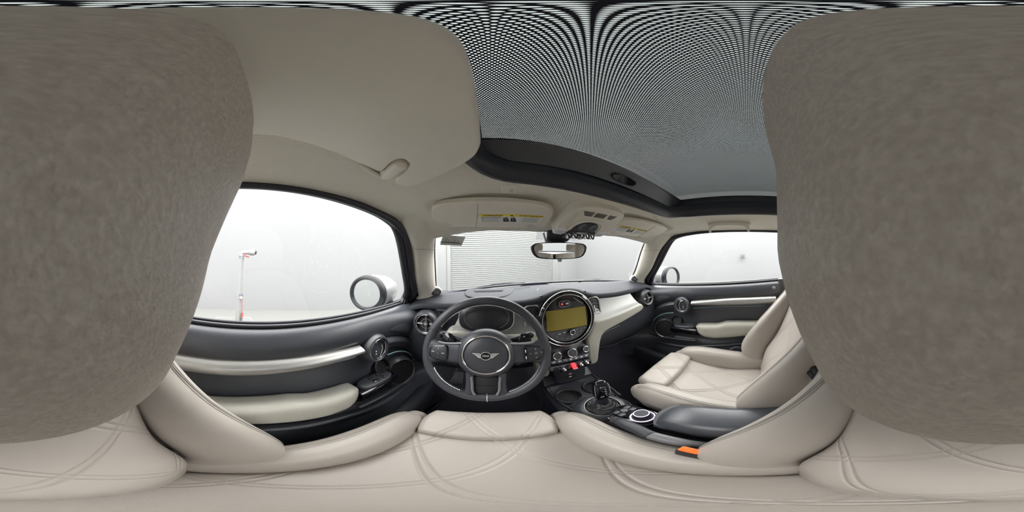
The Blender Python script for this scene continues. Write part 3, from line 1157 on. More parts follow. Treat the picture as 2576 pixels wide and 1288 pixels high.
    H = lathe('handle_bezel', c, n, [(0.060, -0.03), (0.058, -0.006), (0.052, 0.006), (0.046, 0.008), (0.042, 0.003), (0.040, -0.006), (0.0, -0.014)], 'dark_plastic', D, 48)
    ring('handle_ring', c + n * 0.002, n, 0.0395, 0.0026, 'chrome', H, 48, 8)
    x, y, n = axes(n)
    fw = Vector((0, 1, 0)) if s > 0 else Vector((0, 1, 0))
    # pull lever: leaf shaped chrome edged paddle
    yv = Vector((0, 0, 1))
    leaf = [c + n * .002 + fw * a + yv * b for a, b in ((-.012, .034), (.006, .026), (.013, .004), (.010, -.018), (.0, -.034), (-.012, -.036), (-.026, -.026), (-.034, -.006), (-.030, .014), (-.022, .028))]
    leaf = crm(leaf, 40, True)
    prism('pull_lever', leaf, n * -0.010, 'dark_plastic', H, 0.003, 3)
    tube('lever_edge', [c + n * .006 + fw * a + yv * b for a, b in ((-.010, .036), (.008, .027), (.015, .004), (.011, -.018), (.0, -.036))], 0.0028, 'chrome', H, 8, 24)
    for b in (-.004, -.016):
        lathe('lock_icon', c + n * .0025 + fw * -.012 + yv * b, n, [(0.003, 0.0), (0.003, .0006), (0., .0006)], 'print_white', H, 12)
    # ---- speaker
    c = S(.640, .525, -.528)
    n = Vector((-s * 0.93, -0.30, 0.18)).normalized()
    P = lathe('speaker_bezel', c, n, [(0.092, -0.06), (0.082, -0.02), (0.074, 0.004), (0.066, 0.010), (0.061, 0.004)], 'dark_plastic', D, 56)
    lathe('speaker_grille', c, n, [(0.062, 0.0), (0.058, 0.006), (0.03, 0.009), (0.0, 0.010)], 'black_matt', P, 40)
    ring('speaker_ring', c + n * 0.006, n, 0.0605, 0.0018, 'gloss_black', P, 48, 8)
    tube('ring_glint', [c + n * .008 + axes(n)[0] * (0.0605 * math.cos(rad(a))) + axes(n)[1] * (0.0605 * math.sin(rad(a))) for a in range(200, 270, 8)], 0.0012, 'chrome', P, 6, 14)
    # cup behind the switch pod
    lathe('finger_cup', S(.672, .452, -.462), Vector((-s, 0, .5)), [(0.040, -0.02), (0.038, 0.006), (0.033, 0.008), (0.028, -0.006), (0.0, -0.012)], 'black_matt', D, 32)
    # ---- switch pod on a gloss-black grip
    gl = [S(.63, .468, -.500), S(.627, .40, -.493), S(.622, .31, -.484), S(.622, .30, -.53), S(.64, .38, -.555), S(.652, .46, -.555)]
    surf('grip', [[S(.655, .475, -.495), S(.65, .40, -.487), S(.648, .30, -.475)], [S(.622, .475, -.502), S(.617, .40, -.494), S(.612, .30, -.486)], [S(.624, .475, -.53), S(.618, .40, -.525), S(.613, .30, -.518)], [S(.665, .48, -.562), S(.662, .40, -.556), S(.66, .28, -.545)]], 16, 12, 'gloss_black', D, 0.008)
    tube('grip_edge', [S(.619, .472, -.500), S(.614, .40, -.492), S(.609, .312, -.483)], 0.0016, 'chrome', D, 6, 12)
    ex, ey = Vector((0, 1, -.10)).normalized(), Vector((-s, 0, -.12)).normalized()
    up = ex.cross(ey)
    if up.z < 0:
        up = -up
    pc = S(.645, .388, -.472)
    pod = prism('switch_pod', sell(pc, ex, ey, .070, .027, 3.2), up * -0.022, 'dark_plastic', D, 0.006, 3)
    if s < 0:
        for k in (-1, 1):
            q = pc + ex * -.008 + ey * (.011 * k) + up * .003
            prism('window_switch', rrect(q, ex, ey, .013, .0095, .003), up * -0.006, 'soft_black', pod, 0.002, 2)
            box('switch_lip', q + ex * -.012 + up * .0015, .003, .016, .003, 'chrome', pod, .001, rot3(ex, ey, up))
        lathe('mirror_dial', pc + ex * .040 + ey * -.007 + up * 0.0, up, [(0.0125, 0.0), (0.012, 0.006), (0.009, 0.007), (0.0, 0.006)], 'black_matt', pod, 28)
        ring('dial_ring', pc + ex * .040 + ey * -.007 + up * .004, up, 0.0125, 0.001, 'satin_silver', pod, 32, 6)
        for a, b in ((.020, -.012), (.026, .012)):
            lathe('mirror_button', pc + ex * a + ey * b, up, [(0.006, 0.0), (0.006, .003), (0.004, .004), (0., .004)], 'black_matt', pod, 16)
            box('button_icon', pc + ex * a + ey * b + up * .0045, .003, .002, .0006, 'print_white', pod, 0, rot3(ex, ey, up))
    else:
        prism('window_switch', rrect(pc + ex * .004 + up * .003, ex, ey, .018, .010, .003), up * -0.006, 'soft_black', pod, 0.002, 2)
        for a in (-.008, .002, .012):
            box('switch_lip', pc + ex * a + ey * .007 + up * .0045, .006, .003, .002, 'chrome', pod, .0008, rot3(ex, ey, up))
    # ---- armrest
    tp = [(-.19, -.440), (-.15, -.420), (.05, -.417), (.118, -.420), (.145, -.430), (.172, -.441), (.23, -.446), (.282, -.453), (.302, -.462), (.313, -.476), (.316, -.488)]
    bt = [(-.19, -.475), (-.16, -.495), (-.08, -.502), (.02, -.514), (.12, -.532), (.195, -.543), (.25, -.538), (.285, -.524), (.306, -.508), (.316, -.492)]
    ya = list(np.linspace(-.188, .24, 34)) + [.24 + .0755 * math.sin(k / 16 * math.pi / 2) for k in range(1, 17)]
    sec_n = 32
    vs = []
    for y in ya:
        t_ = float(np.interp(y, [p[0] for p in tp], [p[1] for p in tp]))
        b_ = float(np.interp(y, [p[0] for p in bt], [p[1] for p in bt]))
        f = 1.0 if y < .24 else math.sqrt(max(.03, 1 - ((y - .24) / .0775) ** 2 * .75))
        hx = .040 * f
        for k in range(sec_n):
            a_ = 2 * math.pi * k / sec_n
            ca, sa = math.cos(a_), math.sin(a_)
            vs.append(S(.690 - hx * 2 + hx + hx * math.copysign(abs(ca) ** .62, ca), y, (t_ + b_) / 2 + (t_ - b_) / 2 * math.copysign(abs(sa) ** .62, sa)))
    fs = grid_faces(sec_n, len(ya), True) + [tuple(range(sec_n)), tuple((len(ya) - 1) * sec_n + k for k in reversed(range(sec_n)))]
    pyd('armrest', vs, fs, 'beige_pad', D, 60)
    # ---- map pocket ledges
    L1 = [S(.640, y, z) for y, z in ((.74, -.615), (.61, -.648), (.41, -.648), (.235, -.612), (0.0, -.572), (-.18, -.552))]
    sausage('pocket_lip', L1, .016, .010, 'dark_plastic', D, side=(1, 0, 0), n=40, seg=14)
    L2 = [S(.632, y, z) for y, z in ((.72, -.565), (.60, -.60), (.45, -.590), (.30, -.575))]
    sausage('pocket_crease', L2, .010, .005, 'dark_plastic', D, side=(1, 0, 0), n=30, seg=12)
    surf('map_pocket', [[S(.640, y, z) for y, z in ((.76, -.62), (.61, -.652), (.41, -.652), (.235, -.616), (0, -.576), (-.19, -.556))], [S(.618, y, z) for y, z in ((.76, -.72), (.61, -.73), (.41, -.73), (.235, -.71), (0, -.69), (-.19, -.68))], [S(.640, y, -.82) for y in (.76, .61, .41, .235, 0, -.19)]], 30, 12, 'dark_plastic', D, 0.012)
    # small sill pin at the rear
    lathe('lock_pin', S(.672, -.165, -.205), Vector((-s, 0, .6)), [(0.011, -0.004), (0.011, 0.0015), (0.007, 0.0018), (0.006, 0.008), (0.0, 0.009)], 'satin_silver', D, 20)
    return D


door(-1)
door(1)


def side_mirror(s):
    lab = "white cased door mirror with dark oval rim outside the %s window" % ("driver's" if s < 0 else "passenger's")
    c = Vector((s * 0.879, 0.591, -0.186))
    T = thing('door_mirror', c + Vector((-s * .1, .05, -.09)), lab, 'mirror')
    tc = (CAM - c).normalized()
    # glass turned a little to the cabin
    tgt = Vector((s * 0.14, -1.0, 0.015)).normalized()
    n = (tc * 0.25 + tgt).normalized() if s < 0 else (tc * 0.30 + tgt).normalized()
    x, y, n = axes(n)
    roll = rad(-10 * s)
    x, y = x * math.cos(roll) + y * math.sin(roll), y * math.cos(roll) - x * math.sin(roll)
    A, B = 0.092, 0.071
    # rim
    prof = [(1.0, -.02), (1.20, -.03), (1.25, -.005), (1.20, .012), (1.08, .016), (1.0, .004)]
    seg = 56
    vs = []
    for f, h in prof:
        for k in range(seg):
            a = 2 * math.pi * k / seg
            ca, sa = math.cos(a), math.sin(a)
            vs.append(c + x * ((A * ca) * 1 + math.copysign(abs(ca), ca) * A * (f - 1)) + y * (B * sa * (1 + (f - 1) * A / B)) + n * h)
    fs = grid_faces(seg, len(prof), True)
    L = (len(prof) - 1) * seg
    fs += [(L + k, L + (k + 1) % seg, (k + 1) % seg, k) for k in range(seg)]
    pyd('rim', vs, fs, 'mirror_rim', T, 60)
    prism('mirror_glass', sell(c + n * .003, x, y, A * 1.01, B * 1.01, 2.1), n * -0.01, 'mirror_glass', T)
    # shell
    prof = [(1.21, 0), (1.25, .05), (1.16, .10), (0.92, .145), (0.55, .172), (0.0, .18)]
    vs = []
    ax = (Vector((0, 1, 0)) * .8 - n * .4).normalized()
    for f, h in prof:
        for k in range(seg):
            a = 2 * math.pi * k / seg
            vs.append(c + x * (A * math.cos(a) * f) + y * (B * math.sin(a) * f * 1.03) + ax * h - n * .018)
    pyd('shell', vs, grid_faces(seg, len(prof), True), 'mirror_shell', T, 60)
    # stalk to the door
    sausage('stalk', [c + Vector((-s * .03, .085, -.055)), c + Vector((-s * .09, .085, -.070)), Vector((s * .735, .665, zsill(.66) - .002))], [.045, .045, .04], [.024, .020, .018], 'mirror_rim', T, side=(0, 1, 0), n=14, seg=20)


side_mirror(-1)
side_mirror(1)

# ================================================================== ROOF: glass, blind, visors, console


def sunroof():
    T = thing('glass_roof', (0, -0.15, 0.165), 'glass roof with dark frame and perforated roller blind above the seats', 'sunroof')
    # dark rounded frame following the opening
    hx, yf, yb, r = 0.338, 0.306, -0.61, 0.075
    path = []
    for cx, cy, a0 in ((hx - r, yf - r, 0), (-hx + r, yf - r, 90), (-hx + r, yb + r, 180), (hx - r, yb + r, 270)):
        for i in range(7):
            a = rad(a0 + 15 * i)
            path.append((cx + r * math.cos(a), cy + r * math.sin(a)))
    front = [(x, yf) for x in np.linspace(hx - r, -hx + r, 12)[1:-1]]
    path = path[:7] + front + path[7:]
    path = [(x, y + (0.014 * (1 - (x / .34) ** 2) if y > .2 else 0)) for x, y in path]
    vs = []
    prof = [(0.014, 0.006), (0.015, -0.004), (0.009, -0.008), (0.000, -0.007), (-0.009, 0.002), (-0.013, 0.016), (-0.014, 0.030), (-0.008, 0.040), (0.014, 0.03)]
    n = len(path)
    for i, (x, y) in enumerate(path):
        p0, p1 = path[i - 1], path[(i + 1) % n]
        tx, ty = p1[0] - p0[0], p1[1] - p0[1]
        l = math.hypot(tx, ty)
        nx, ny = ty / l, -tx / l
        z0 = ZR(x, y) - 0.001
        for o, h in prof:
            vs.append(Vector((x + nx * o, y + ny * o, z0 + h)))
    m = len(prof)
    fs = []
    for i in range(n):
        for k in range(m):
            a, b = i * m + k, i * m + (k + 1) % m
            c, d = ((i + 1) % n) * m + (k + 1) % m, ((i + 1) % n) * m + k
            fs.append((a, b, c, d))
    pyd('frame', vs, fs, 'soft_black', T, 50)
    # pull bar at the front of the blind with a recessed grip
    cv = lambda x: 0.012 * (1 - (x / .33) ** 2)
    rows = [[(x, y + cv(x), z + .4 * cv(x)) for x in (-.325, -.16, 0, .16, .325)] for y, z in ((.268, .238), (.272, .232), (.282, .222), (.292, .208), (.298, .198))]
    surf('pull_bar', rows, 24, 12, 'dark_plastic', T, 0.005, toward=(0, .1, 0))
    ey = Vector((0, .75, -.66)).normalized()
    dn = Vector((0, -.66, -.75)).normalized()
    gc = Vector((.012, .2975, .2175))
    gp = prism('grip_recess', sell(gc + dn * .0025, (1, 0, 0), ey, .042, .0105, 4), dn * -.004, 'gloss_black', T, 0.0)
    ring('grip_rim', gc + dn * .0025, dn, 0.043, 0.0024, 'dark_plastic', gp, 48, 8, up=ey, sx=1.0, sy=0.27)
    # blind cloth
    rows = [[(x, y + cv(x), 0.234 + 0.012 * (1 - (x / .33) ** 2)) for x in (-.326, -.15, 0, .15, .326)] for y in (-.60, -.3, 0, .278)]
    surf('blind', rows, 24, 20, 'perforated_blind', T, 0.0003, toward=(0, 0, 0), smooth=60)
    for s in (-1, 1):
        surf('edge_strip', [[(s * .322, y, .2345), (s * .332, y, .225), (s * .334, y, .200)] for y in (-.60, -.2, .30)], 8, 10, 'soft_black', T)
    surf('edge_strip', [[(x, y, z) for x in (-.335, 0, .335)] for y, z in ((-.590, .238), (-.604, .228), (-.612, .198))], 10, 6, 'soft_black', T)
    # tinted glass above
    rows = [[(x, y, 0.256 + 0.014 * (1 - (x / .36) ** 2)) for x in (-.39, -.18, 0, .18, .39)] for y in (-.66, -.3, 0, .36)]
    surf('roof_pane', rows, 16, 12, 'roof_glass', T, smooth=60)
    rows = [[(x, y, z) for x in (-.39, 0, .39)] for y, z in ((.30, .25), (.34, .225), (.38, .19))]
    surf('pane_edge', rows, 10, 6, 'gloss_black', T)
    for s in (-1, 1):
        surf('pane_edge', [[(s * x, y, z) for x, z in ((.336, .245), (.36, .235), (.40, .205))] for y in (-.66, -.1, .36)], 6, 8, 'gloss_black', T)


sunroof()

VP, VN = (0, .4, .138), (0, .338, 1)


def label_sheet(parent, c, ex, ey, dn, W, H, sgn):
    """airbag warning label: yellow band with headline, two text columns, picture in the middle"""
    def q(u, v, h=0.0):
        return c + ex * u + ey * v + dn * h
    L = prism('warning_label', [q(-W, -H), q(W, -H), q(W, H), q(-W, H)], dn * -0.0004, 'label_white', parent)
    prism('yellow_band', [q(-W, H * .55, .0004), q(W, H * .55, .0004), q(W, H, .0004), q(-W, H, .0004)], dn * -0.0004, 'label_yellow', L)
    text('headline', 'WARNING', q(-W * .58, H * .77, .0006), ex, ey, H * .50, 'print_black', L)
    text('headline', 'AVERTISSEMENT', q(W * .60, H * .77, .0006), ex, ey, H * .42, 'print_black', L)
    t = [q(-W * .06, H * .62, .0008), q(W * .06, H * .62, .0008), q(0, H * .95, .0008)]
    prism('warning_triangle', t, dn * -0.0002, 'print_black', L)
    text('body_text', 'EVEN WITH ADVANCED AIR BAGS', q(-W * .62, H * .36, .0006), ex, ey, H * .155, 'print_black', L)
    for k in range(5):
        v = H * (.12 - k * .23)
        prism('text_line', [q(-W * .94, v, .0005), q(-W * (.32 + .07 * (k % 2)), v, .0005), q(-W * (.32 + .07 * (k % 2)), v + H * .07, .0005), q(-W * .94, v + H * .07, .0005)], dn * -0.0002, 'print_grey', L)
    for k in range(6):
        v = H * (.32 - k * .22)
        prism('text_line', [q(W * .36, v, .0005), q(W * (.92 - .06 * (k % 2)), v, .0005), q(W * (.92 - .06 * (k % 2)), v + H * .07, .0005), q(W * .36, v + H * .07, .0005)], dn * -0.0002, 'print_grey', L)
    for u in (-W * .27, W * .30):
        prism('divider', [q(u, -H, .0005), q(u + .0006, -H, .0005), q(u + .0006, H * .5, .0005), q(u, H * .5, .0005)], dn * -0.0002, 'print_grey', L)
    for u in (-W * .13, W * .10):
        prism('seat_picture', [q(u - .010, -H * .75, .0006), q(u + .008, -H * .75, .0006), q(u + .008, -H * .45, .0006), q(u - .004, -H * .4, .0006), q(u - .006, H * .25, .0006), q(u - .011, H * .2, .0006)], dn * -0.0002, 'print_black', L)
        lathe('head_picture', q(u - .002, H * .22, .0004), dn, [(.0035, 0.), (.0035, .0004), (0., .0004)], 'print_black', L, 12)
        prism('body_picture', [q(u - .003, H * .05, .0006), q(u + .003, H * .05, .0006), q(u + .007, -H * .38, .0006), q(u - .003, -H * .38, .0006)], dn * -0.0002, 'print_black', L)
    return L


def visor(s):
    lab = "beige sun visor with yellow and white warning label above the %s windshield" % ("driver's side of the" if s < 0 else "passenger's side of the")
    zz = [(105, 215), (160, 150), (330, 112), (520, 86), (1000, 62), (1500, 65), (2000, 110), (2300, 160), (2410, 210), (2448, 275), (2410, 370), (2300, 520), (2240, 552), (2150, 550), (2100, 522), (1940, 512), (1800, 556), (1300, 556), (900, 545), (545, 545), (480, 490), (380, 470), (270, 463), (150, 408), (112, 300)]
    P = [onpl(1070 + a / 7.576, 500 + b / 7.576, VP, VN) for a, b in zz]
    nn = Vector(VN).normalized()
    c = sum(P, Vector()) / len(P)
    cc = Vector((s * abs(c.x), c.y, c.z))
    T = thing('sun_visor', cc + nn * .012, lab, 'visor')
    P = crm(P, 90, True)
    if s > 0:
        P = [Vector((-p.x, p.y, p.z)) for p in P]
    B = prism('visor_board', P, nn * 0.016, 'beige_plastic', T, 0.006, 4)

    def vp(a, b):
        p = onpl(1070 + a / 7.576, 500 + b / 7.576, VP, VN)
        return Vector((-s * -p.x if s < 0 else -p.x, p.y, p.z)) if s > 0 else p
    dn = -nn
    # hinge seam of the vanity flap
    tube('flap_seam', [vp(1003, 95) + dn * .0003, vp(990, 300) + dn * .0004, vp(958, 545) + dn * .0003], 0.0009, 'print_grey', T, 6, 10)
    # pivot rod and clip
    tube('pivot_rod', [vp(150, 430) + nn * .012, vp(420, 500) + nn * .006, vp(540, 545) + nn * .004], 0.006, 'beige_plastic', T, 10, 10)
    lathe('clip', vp(1990, 530) + nn * .006, dn, [(.010, -.012), (.010, .0), (.006, .004), (0., .004)], 'pearl_plastic', T, 18, sx=1.6)
    # label
    ex = Vector((1, 0, 0))
    ey = Vector((0, -1, .338)).normalized()      # text top points to the roof side
    ey = -Vector((0, 1, -.338)).normalized()
    c = (vp(1030, 268) + vp(2140, 478) + vp(1015, 445) + vp(2280, 350)) / 4
    LW = ((vp(2280, 350) - vp(1030, 268)).length + (vp(2140, 478) - vp(1015, 445)).length) / 4
    LH = ((vp(1030, 268) - vp(1015, 445)).length + (vp(2280, 350) - vp(2140, 478)).length) / 4 * .96
    label_sheet(T, c + dn * .0006, ex, ey, dn, LW, LH, s)


visor(-1)
visor(1)


def side_visor():
    Z = .150
    zz = [(640, 340), (700, 345), (800, 370), (900, 410), (950, 431), (966, 428), (978, 416), (996, 404), (1015, 402), (1029, 414), (1026, 425), (1012, 441), (1000, 449), (994, 457), (1002, 466), (1030, 471), (1060, 463), (1100, 445), (1140, 427), (1170, 411), (1195, 393), (1208, 368), (1208, 345), (1205, 300), (1190, 200)]
    P = [at(a, b, Z=Z) for a, b in zz]
    P += [Vector((-.316, .02, Z)), Vector((-.317, -.06, Z)), Vector((-.335, -.11, Z)), Vector((-.40, -.12, Z)), Vector((-.45, -.11, Z)), Vector((-.468, -.06, Z))]
    # follow the roof: outer edge hangs a little lower
    P = [Vector((p.x, p.y, p.z)) for p in crm(P, 130, True)]
    T = thing('side_sun_visor', (-.40, .10, .165), 'large plain beige side visor folded up against the roof over the driver', 'visor')
    prism('visor_board', P, (0, 0, .014), 'beige_plastic', T, 0.005, 4)
    a, b = at(968, 447, Z=.148), at(1012, 416, Z=.148)
    d = (b - a).normalized()
    e = Vector((-d.y, d.x, 0))
    prism('pivot_clip', rrect((a + b) / 2 + Vector((0, 0, -.004)), d, e, .030, .0115, .010), (0, 0, .020), 'beige_plastic', T, 0.006, 4)
    tube('pivot_rod', [at(905, 413, Z=.153), at(940, 435, Z=.150), at(965, 446, Z=.150)], 0.004, 'beige_plastic', T, 10, 8)
    tube('pivot_pin', [at(960, 434, Z=.151), at(973, 430, Z=.151)], 0.005, 'beige_plastic', T, 10, 4)


side_visor()


def overhead_console():
    p0 = Vector((0, .380, .1385))
    nn = Vector((0, .36, 1)).normalized()
    dn = -nn
    ex, ey = Vector((1, 0, 0)), Vector((0, 1, -.36)).normalized()

    def oc(zx, zy, h=0.0):
        q = p0 + dn * h
        return onpl(1380 + zx / 11.709, 500 + zy / 11.709, q, nn)
    T = thing('overhead_console', p0 + Vector((0, .06, .03)), 'beige overhead console with vent slots, dark switches and chrome toggles', 'console')
    # body outline in real units, symmetric about the car centre line
    half = [(0, -.022), (.045, -.020), (.082, -.010), (.094, .004), (.100, .030), (.104, .08), (.106, .135), (.098, .150), (.05, .152), (0, .152)]
    out = [p0 + ex * a + ey * b for a, b in half] + [p0 - ex * a + ey * b for a, b in reversed(half[1:-1])]
    out = crm(out, 80, True)
    prism('body', [q + dn * .012 for q in out], nn * .05, 'beige_plastic', T, 0.012, 5)
    # raised rib field on the left flank
    for k in range(12):
        f = k / 11
        q = p0 + ex * (-.088 + .002 * f) + ey * (.012 + .085 * f) + dn * .011
        tube('rib', [q, q + ex * .016 + ey * .003 + dn * .0012], 0.0011, 'beige_pad', T, 6, 3)
    # vent plate with three groups of slots
    vp = prism('vent_plate', rrect(p0 + ey * .012 + dn * .0135, ex, ey, .076, .017, .012), nn * .003, 'beige_plastic', T, 0.0012, 2)
    for g, (u, hw) in enumerate(((-.046, .019), (.0, .020), (.044, .016))):
        for k in range(5):
            c = p0 + ex * (u + (0.0015 * k if g == 0 else 0)) + ey * (.001 + .0048 * k + .002) + dn * .0142
            w_ = hw - .0016 * k * (g != 1)
            prism('slot', rrect(c, ex, ey, w_, .0013, .0008, 2), nn * .001, 'black_matt', vp)
    # bowl framing the switches
    bowl = [p0 + ex * a + ey * b + dn * .0125 for a, b in ((-.062, .125), (-.056, .085), (-.040, .060), (-.015, .050), (.015, .050), (.040, .060), (.056, .085), (.062, .125))]
    tube('bowl_rim', bowl, 0.0045, 'beige_plastic', T, 10, 40)
    sw = [p0 + ex * a + ey * b + dn * .0135 for a, b in ((-.050, .122), (-.045, .090), (-.030, .068), (-.010, .060), (.010, .060), (.030, .068), (.045, .090), (.050, .122))]
    S = prism('switch_panel', crm(sw, 40) , nn * .004, 'soft_black', T, 0.001, 2)
    for s in (-1, 1):
        lathe('rocker_recess', p0 + ex * (.022 * s) + ey * .088 + dn * .0135, dn, [(.016, 0.0), (.015, .002), (.013, .0022), (.010, .0008), (0., .0004)], 'dark_plastic', S, 28, up=(0, 1, 0), sx=.85, sy=1.3)
    text('switch_icon', '(', p0 + ex * -.020 + ey * .098 + dn * .0155, ex, -ey, .012, 'print_white', S)
    bar = rrect(p0 + ey * .132 + dn * .0155, ex, ey, .060, .011, .009)
    B = prism('switch_bar', bar, nn * .010, 'soft_black', T, 0.003, 3)
    prism('indicator_window', rrect(p0 + ex * .002 + ey * .131 + dn * .0162, ex, ey, .022, .0055, .001, 2), nn * .001, 'pearl_plastic', B)
    for u in (-.032, .036):
        box('indicator_lamp', p0 + ex * u + ey * .131 + dn * .016, .003, .002, .001, 'green_glow', B)
    # clear reading lamps at both ends
    for s in (-1, 1):
        lm = prism('reading_lamp', [p0 + ex * (s * a) + ey * b + dn * .016 for a, b in ((.062, .118), (.098, .108), (.108, .122), (.104, .146), (.075, .152), (.060, .142))], nn * .018, 'lamp_lens', T, 0.004, 3)
        prism('lamp_insert', rrect(p0 + ex * (s * .083) + ey * .132 + dn * .0166, ex, ey, .012, .008, .003), nn * .001, 'pearl_plastic', lm)
    # five hanging chrome toggles with guards
    for k, u in enumerate((-.050, -.026, .0, .026, .050)):
        c = p0 + ex * u + ey * .147 + dn * .012
        if k == 2:
            G = box('toggle', c + dn * .010 + ey * .002, .018, .008, .020, 'chrome', T, .002, rot3(ex, ey, nn))
        else:
            G = sausage('toggle', [c + nn * .004, c + dn * .006 + ey * .002, c + dn * .014 + ey * .006], [.004, .0045, .006], [.003, .0035, .003], 'chrome', T, side=ex, n=8, seg=12)
    for u in (-.062, -.038, -.013, .013, .038, .062):
        c = p0 + ex * u + ey * .145 + dn * .010
        tube('toggle_guard', [c + ey * -.004, c + dn * .010 + ey * -.003, c + dn * .017 + ey * .004, c + dn * .010 + ey * .011, c + ey * .010], 0.0028, 'gloss_black', T, 8, 14, up=(1, 0, 0))


overhead_console()


def rear_mirror():
    c = Vector((-.026, .628, .019))
    tc = (CAM - c).normalized()
    tgt = (Vector((.10, -1.4, -.15)) - c).normalized()
    n = (tc + tgt).normalized()
    x, y, n = axes(n)
    T = thing('rear_view_mirror', c + Vector((0, .06, .08)), 'wide interior mirror with dark rim hanging at the windshield', 'mirror')
    ol = [(-.122, .012), (-.116, .026), (-.09, .034), (0, .037), (.09, .034), (.116, .026), (.122, .012), (.115, -.010), (.100, -.026), (.07, -.033), (0, -.036), (-.07, -.033), (-.100, -.026), (-.115, -.010)]
    o = crm([c + x * a + y * b for a, b in ol], 80, True)
    prism('housing', [p + n * .004 for p in o], n * -.03, 'rubber', T, 0.006, 4)
    cc = sum(o, Vector()) / len(o)
    prism('mirror_glass', [cc + (p - cc) * .90 + n * .0046 for p in o], n * -.001, 'mirror_glass', T)
    prism('dim_button', rrect(c + x * .0 - y * .041, x, y, .009, .006, .004), n * -.008, 'pearl_plastic', T, .002, 2)
    # stem and sensor cover up to the glass
    a0 = c - n * .025 + y * .02
    sausage('stem', [a0, a0 + Vector((.0, .02, .03)), Vector((-.022, .668, .075)), Vector((-.015, .655, .098))], [.035, .042, .052, .062], [.014, .016, .018, .018], 'soft_black', T, side=(1, 0, 0), n=14, seg=20)
    tube('sensor_edge', [Vector((-.088, .662, .10)), Vector((-.078, .67, .075)), Vector((-.068, .672, .045))], .0045, 'pearl_plastic', T, 8, 10)


rear_mirror()


def grab_handle():
    p = [at(1786, 583, X=.487), at(1788, 572, X=.472), at(1800, 564, X=.462), at(1833, 562, X=.458), at(1866, 563, X=.462), at(1880, 570, X=.472), at(1883, 580, X=.487)]
    T = thing('grab_handle', p[3], 'beige grab handle on the roof edge above the passenger window', 'handle')
    sausage('bow', p, [.010, .011, .011, .011, .011, .011, .010], [.006, .007, .008, .008, .008, .007, .006], 'beige_plastic', T, side=(0, 0, 1), n=40, seg=16)
    for q in (p[1], p[5]):
        lathe('mount', q + Vector((.006, 0, .010)), (-.3, 0, -1), [(.017, -.012), (.016, .004), (.010, .007), (0., .008)], 'beige_plastic', T, 24)


grab_handle()


def sticker():
    P = [at(1115, 590, Y=.61), at(1171, 596, Y=.625), at(1161, 618.5, Y=.655), at(1107, 616, Y=.64)]
    c = sum(P, Vector()) / 4
    pn = (P[1] - P[0]).cross(P[3] - P[0]).normalized()
    P = [onpl(a, b, c, pn) for a, b in ((1115, 590), (1171, 596), (1161, 618.5), (1107, 616))]
    c = sum(P, Vector()) / 4
    ex = ((P[1] + P[2]) - (P[0] + P[3])).normalized()
    ey = ((P[0] + P[1]) - (P[2] + P[3])).normalized()
    n = ex.cross(ey).normalized()
    if n.dot(CAM - c) < 0:
        n = -n
    T = thing('windshield_sticker', c, 'grey barcode sticker in the upper corner of the windshield', 'sticker')
    prism('sheet', P, n * -.0006, 'sticker_grey', T)
    W = (P[1] - P[0]).length
    H = (P[0] - P[3]).length
    k = -.34
    rnd = random.Random(3)
    while k < .30:
        bw = rnd.choice((.006, .010, .016))
        q = c + ex * (k * W) - ey * (.14 * H)
        prism('bar', [q - ey * .26 * H + n * .0004, q + ex * bw * W - ey * .26 * H + n * .0004, q + ex * bw * W + ey * .26 * H + n * .0004, q + ey * .26 * H + n * .0004], n * -.0003, 'print_grey', T)
        k += bw + rnd.choice((.008, .014, .03))
    for a, b in ((-.05, .33), (.05, .22)):
        prism('print_line', rrect(c + ex * a * W + ey * b * H + n * .0004, ex, ey, .16 * W, .02 * H, .0005, 2), n * -.0003, 'print_grey', T)
    s0, s1 = onpl(1107, 608, c, pn), onpl(1158, 611.5, c, pn)
    tube('dark_strip', [s0 + n * .001, s1 + n * .001], .0012, 'print_black', T, 6, 3)


sticker()

# ================================================================== DASHBOARD


def vent_round(s):
    return None


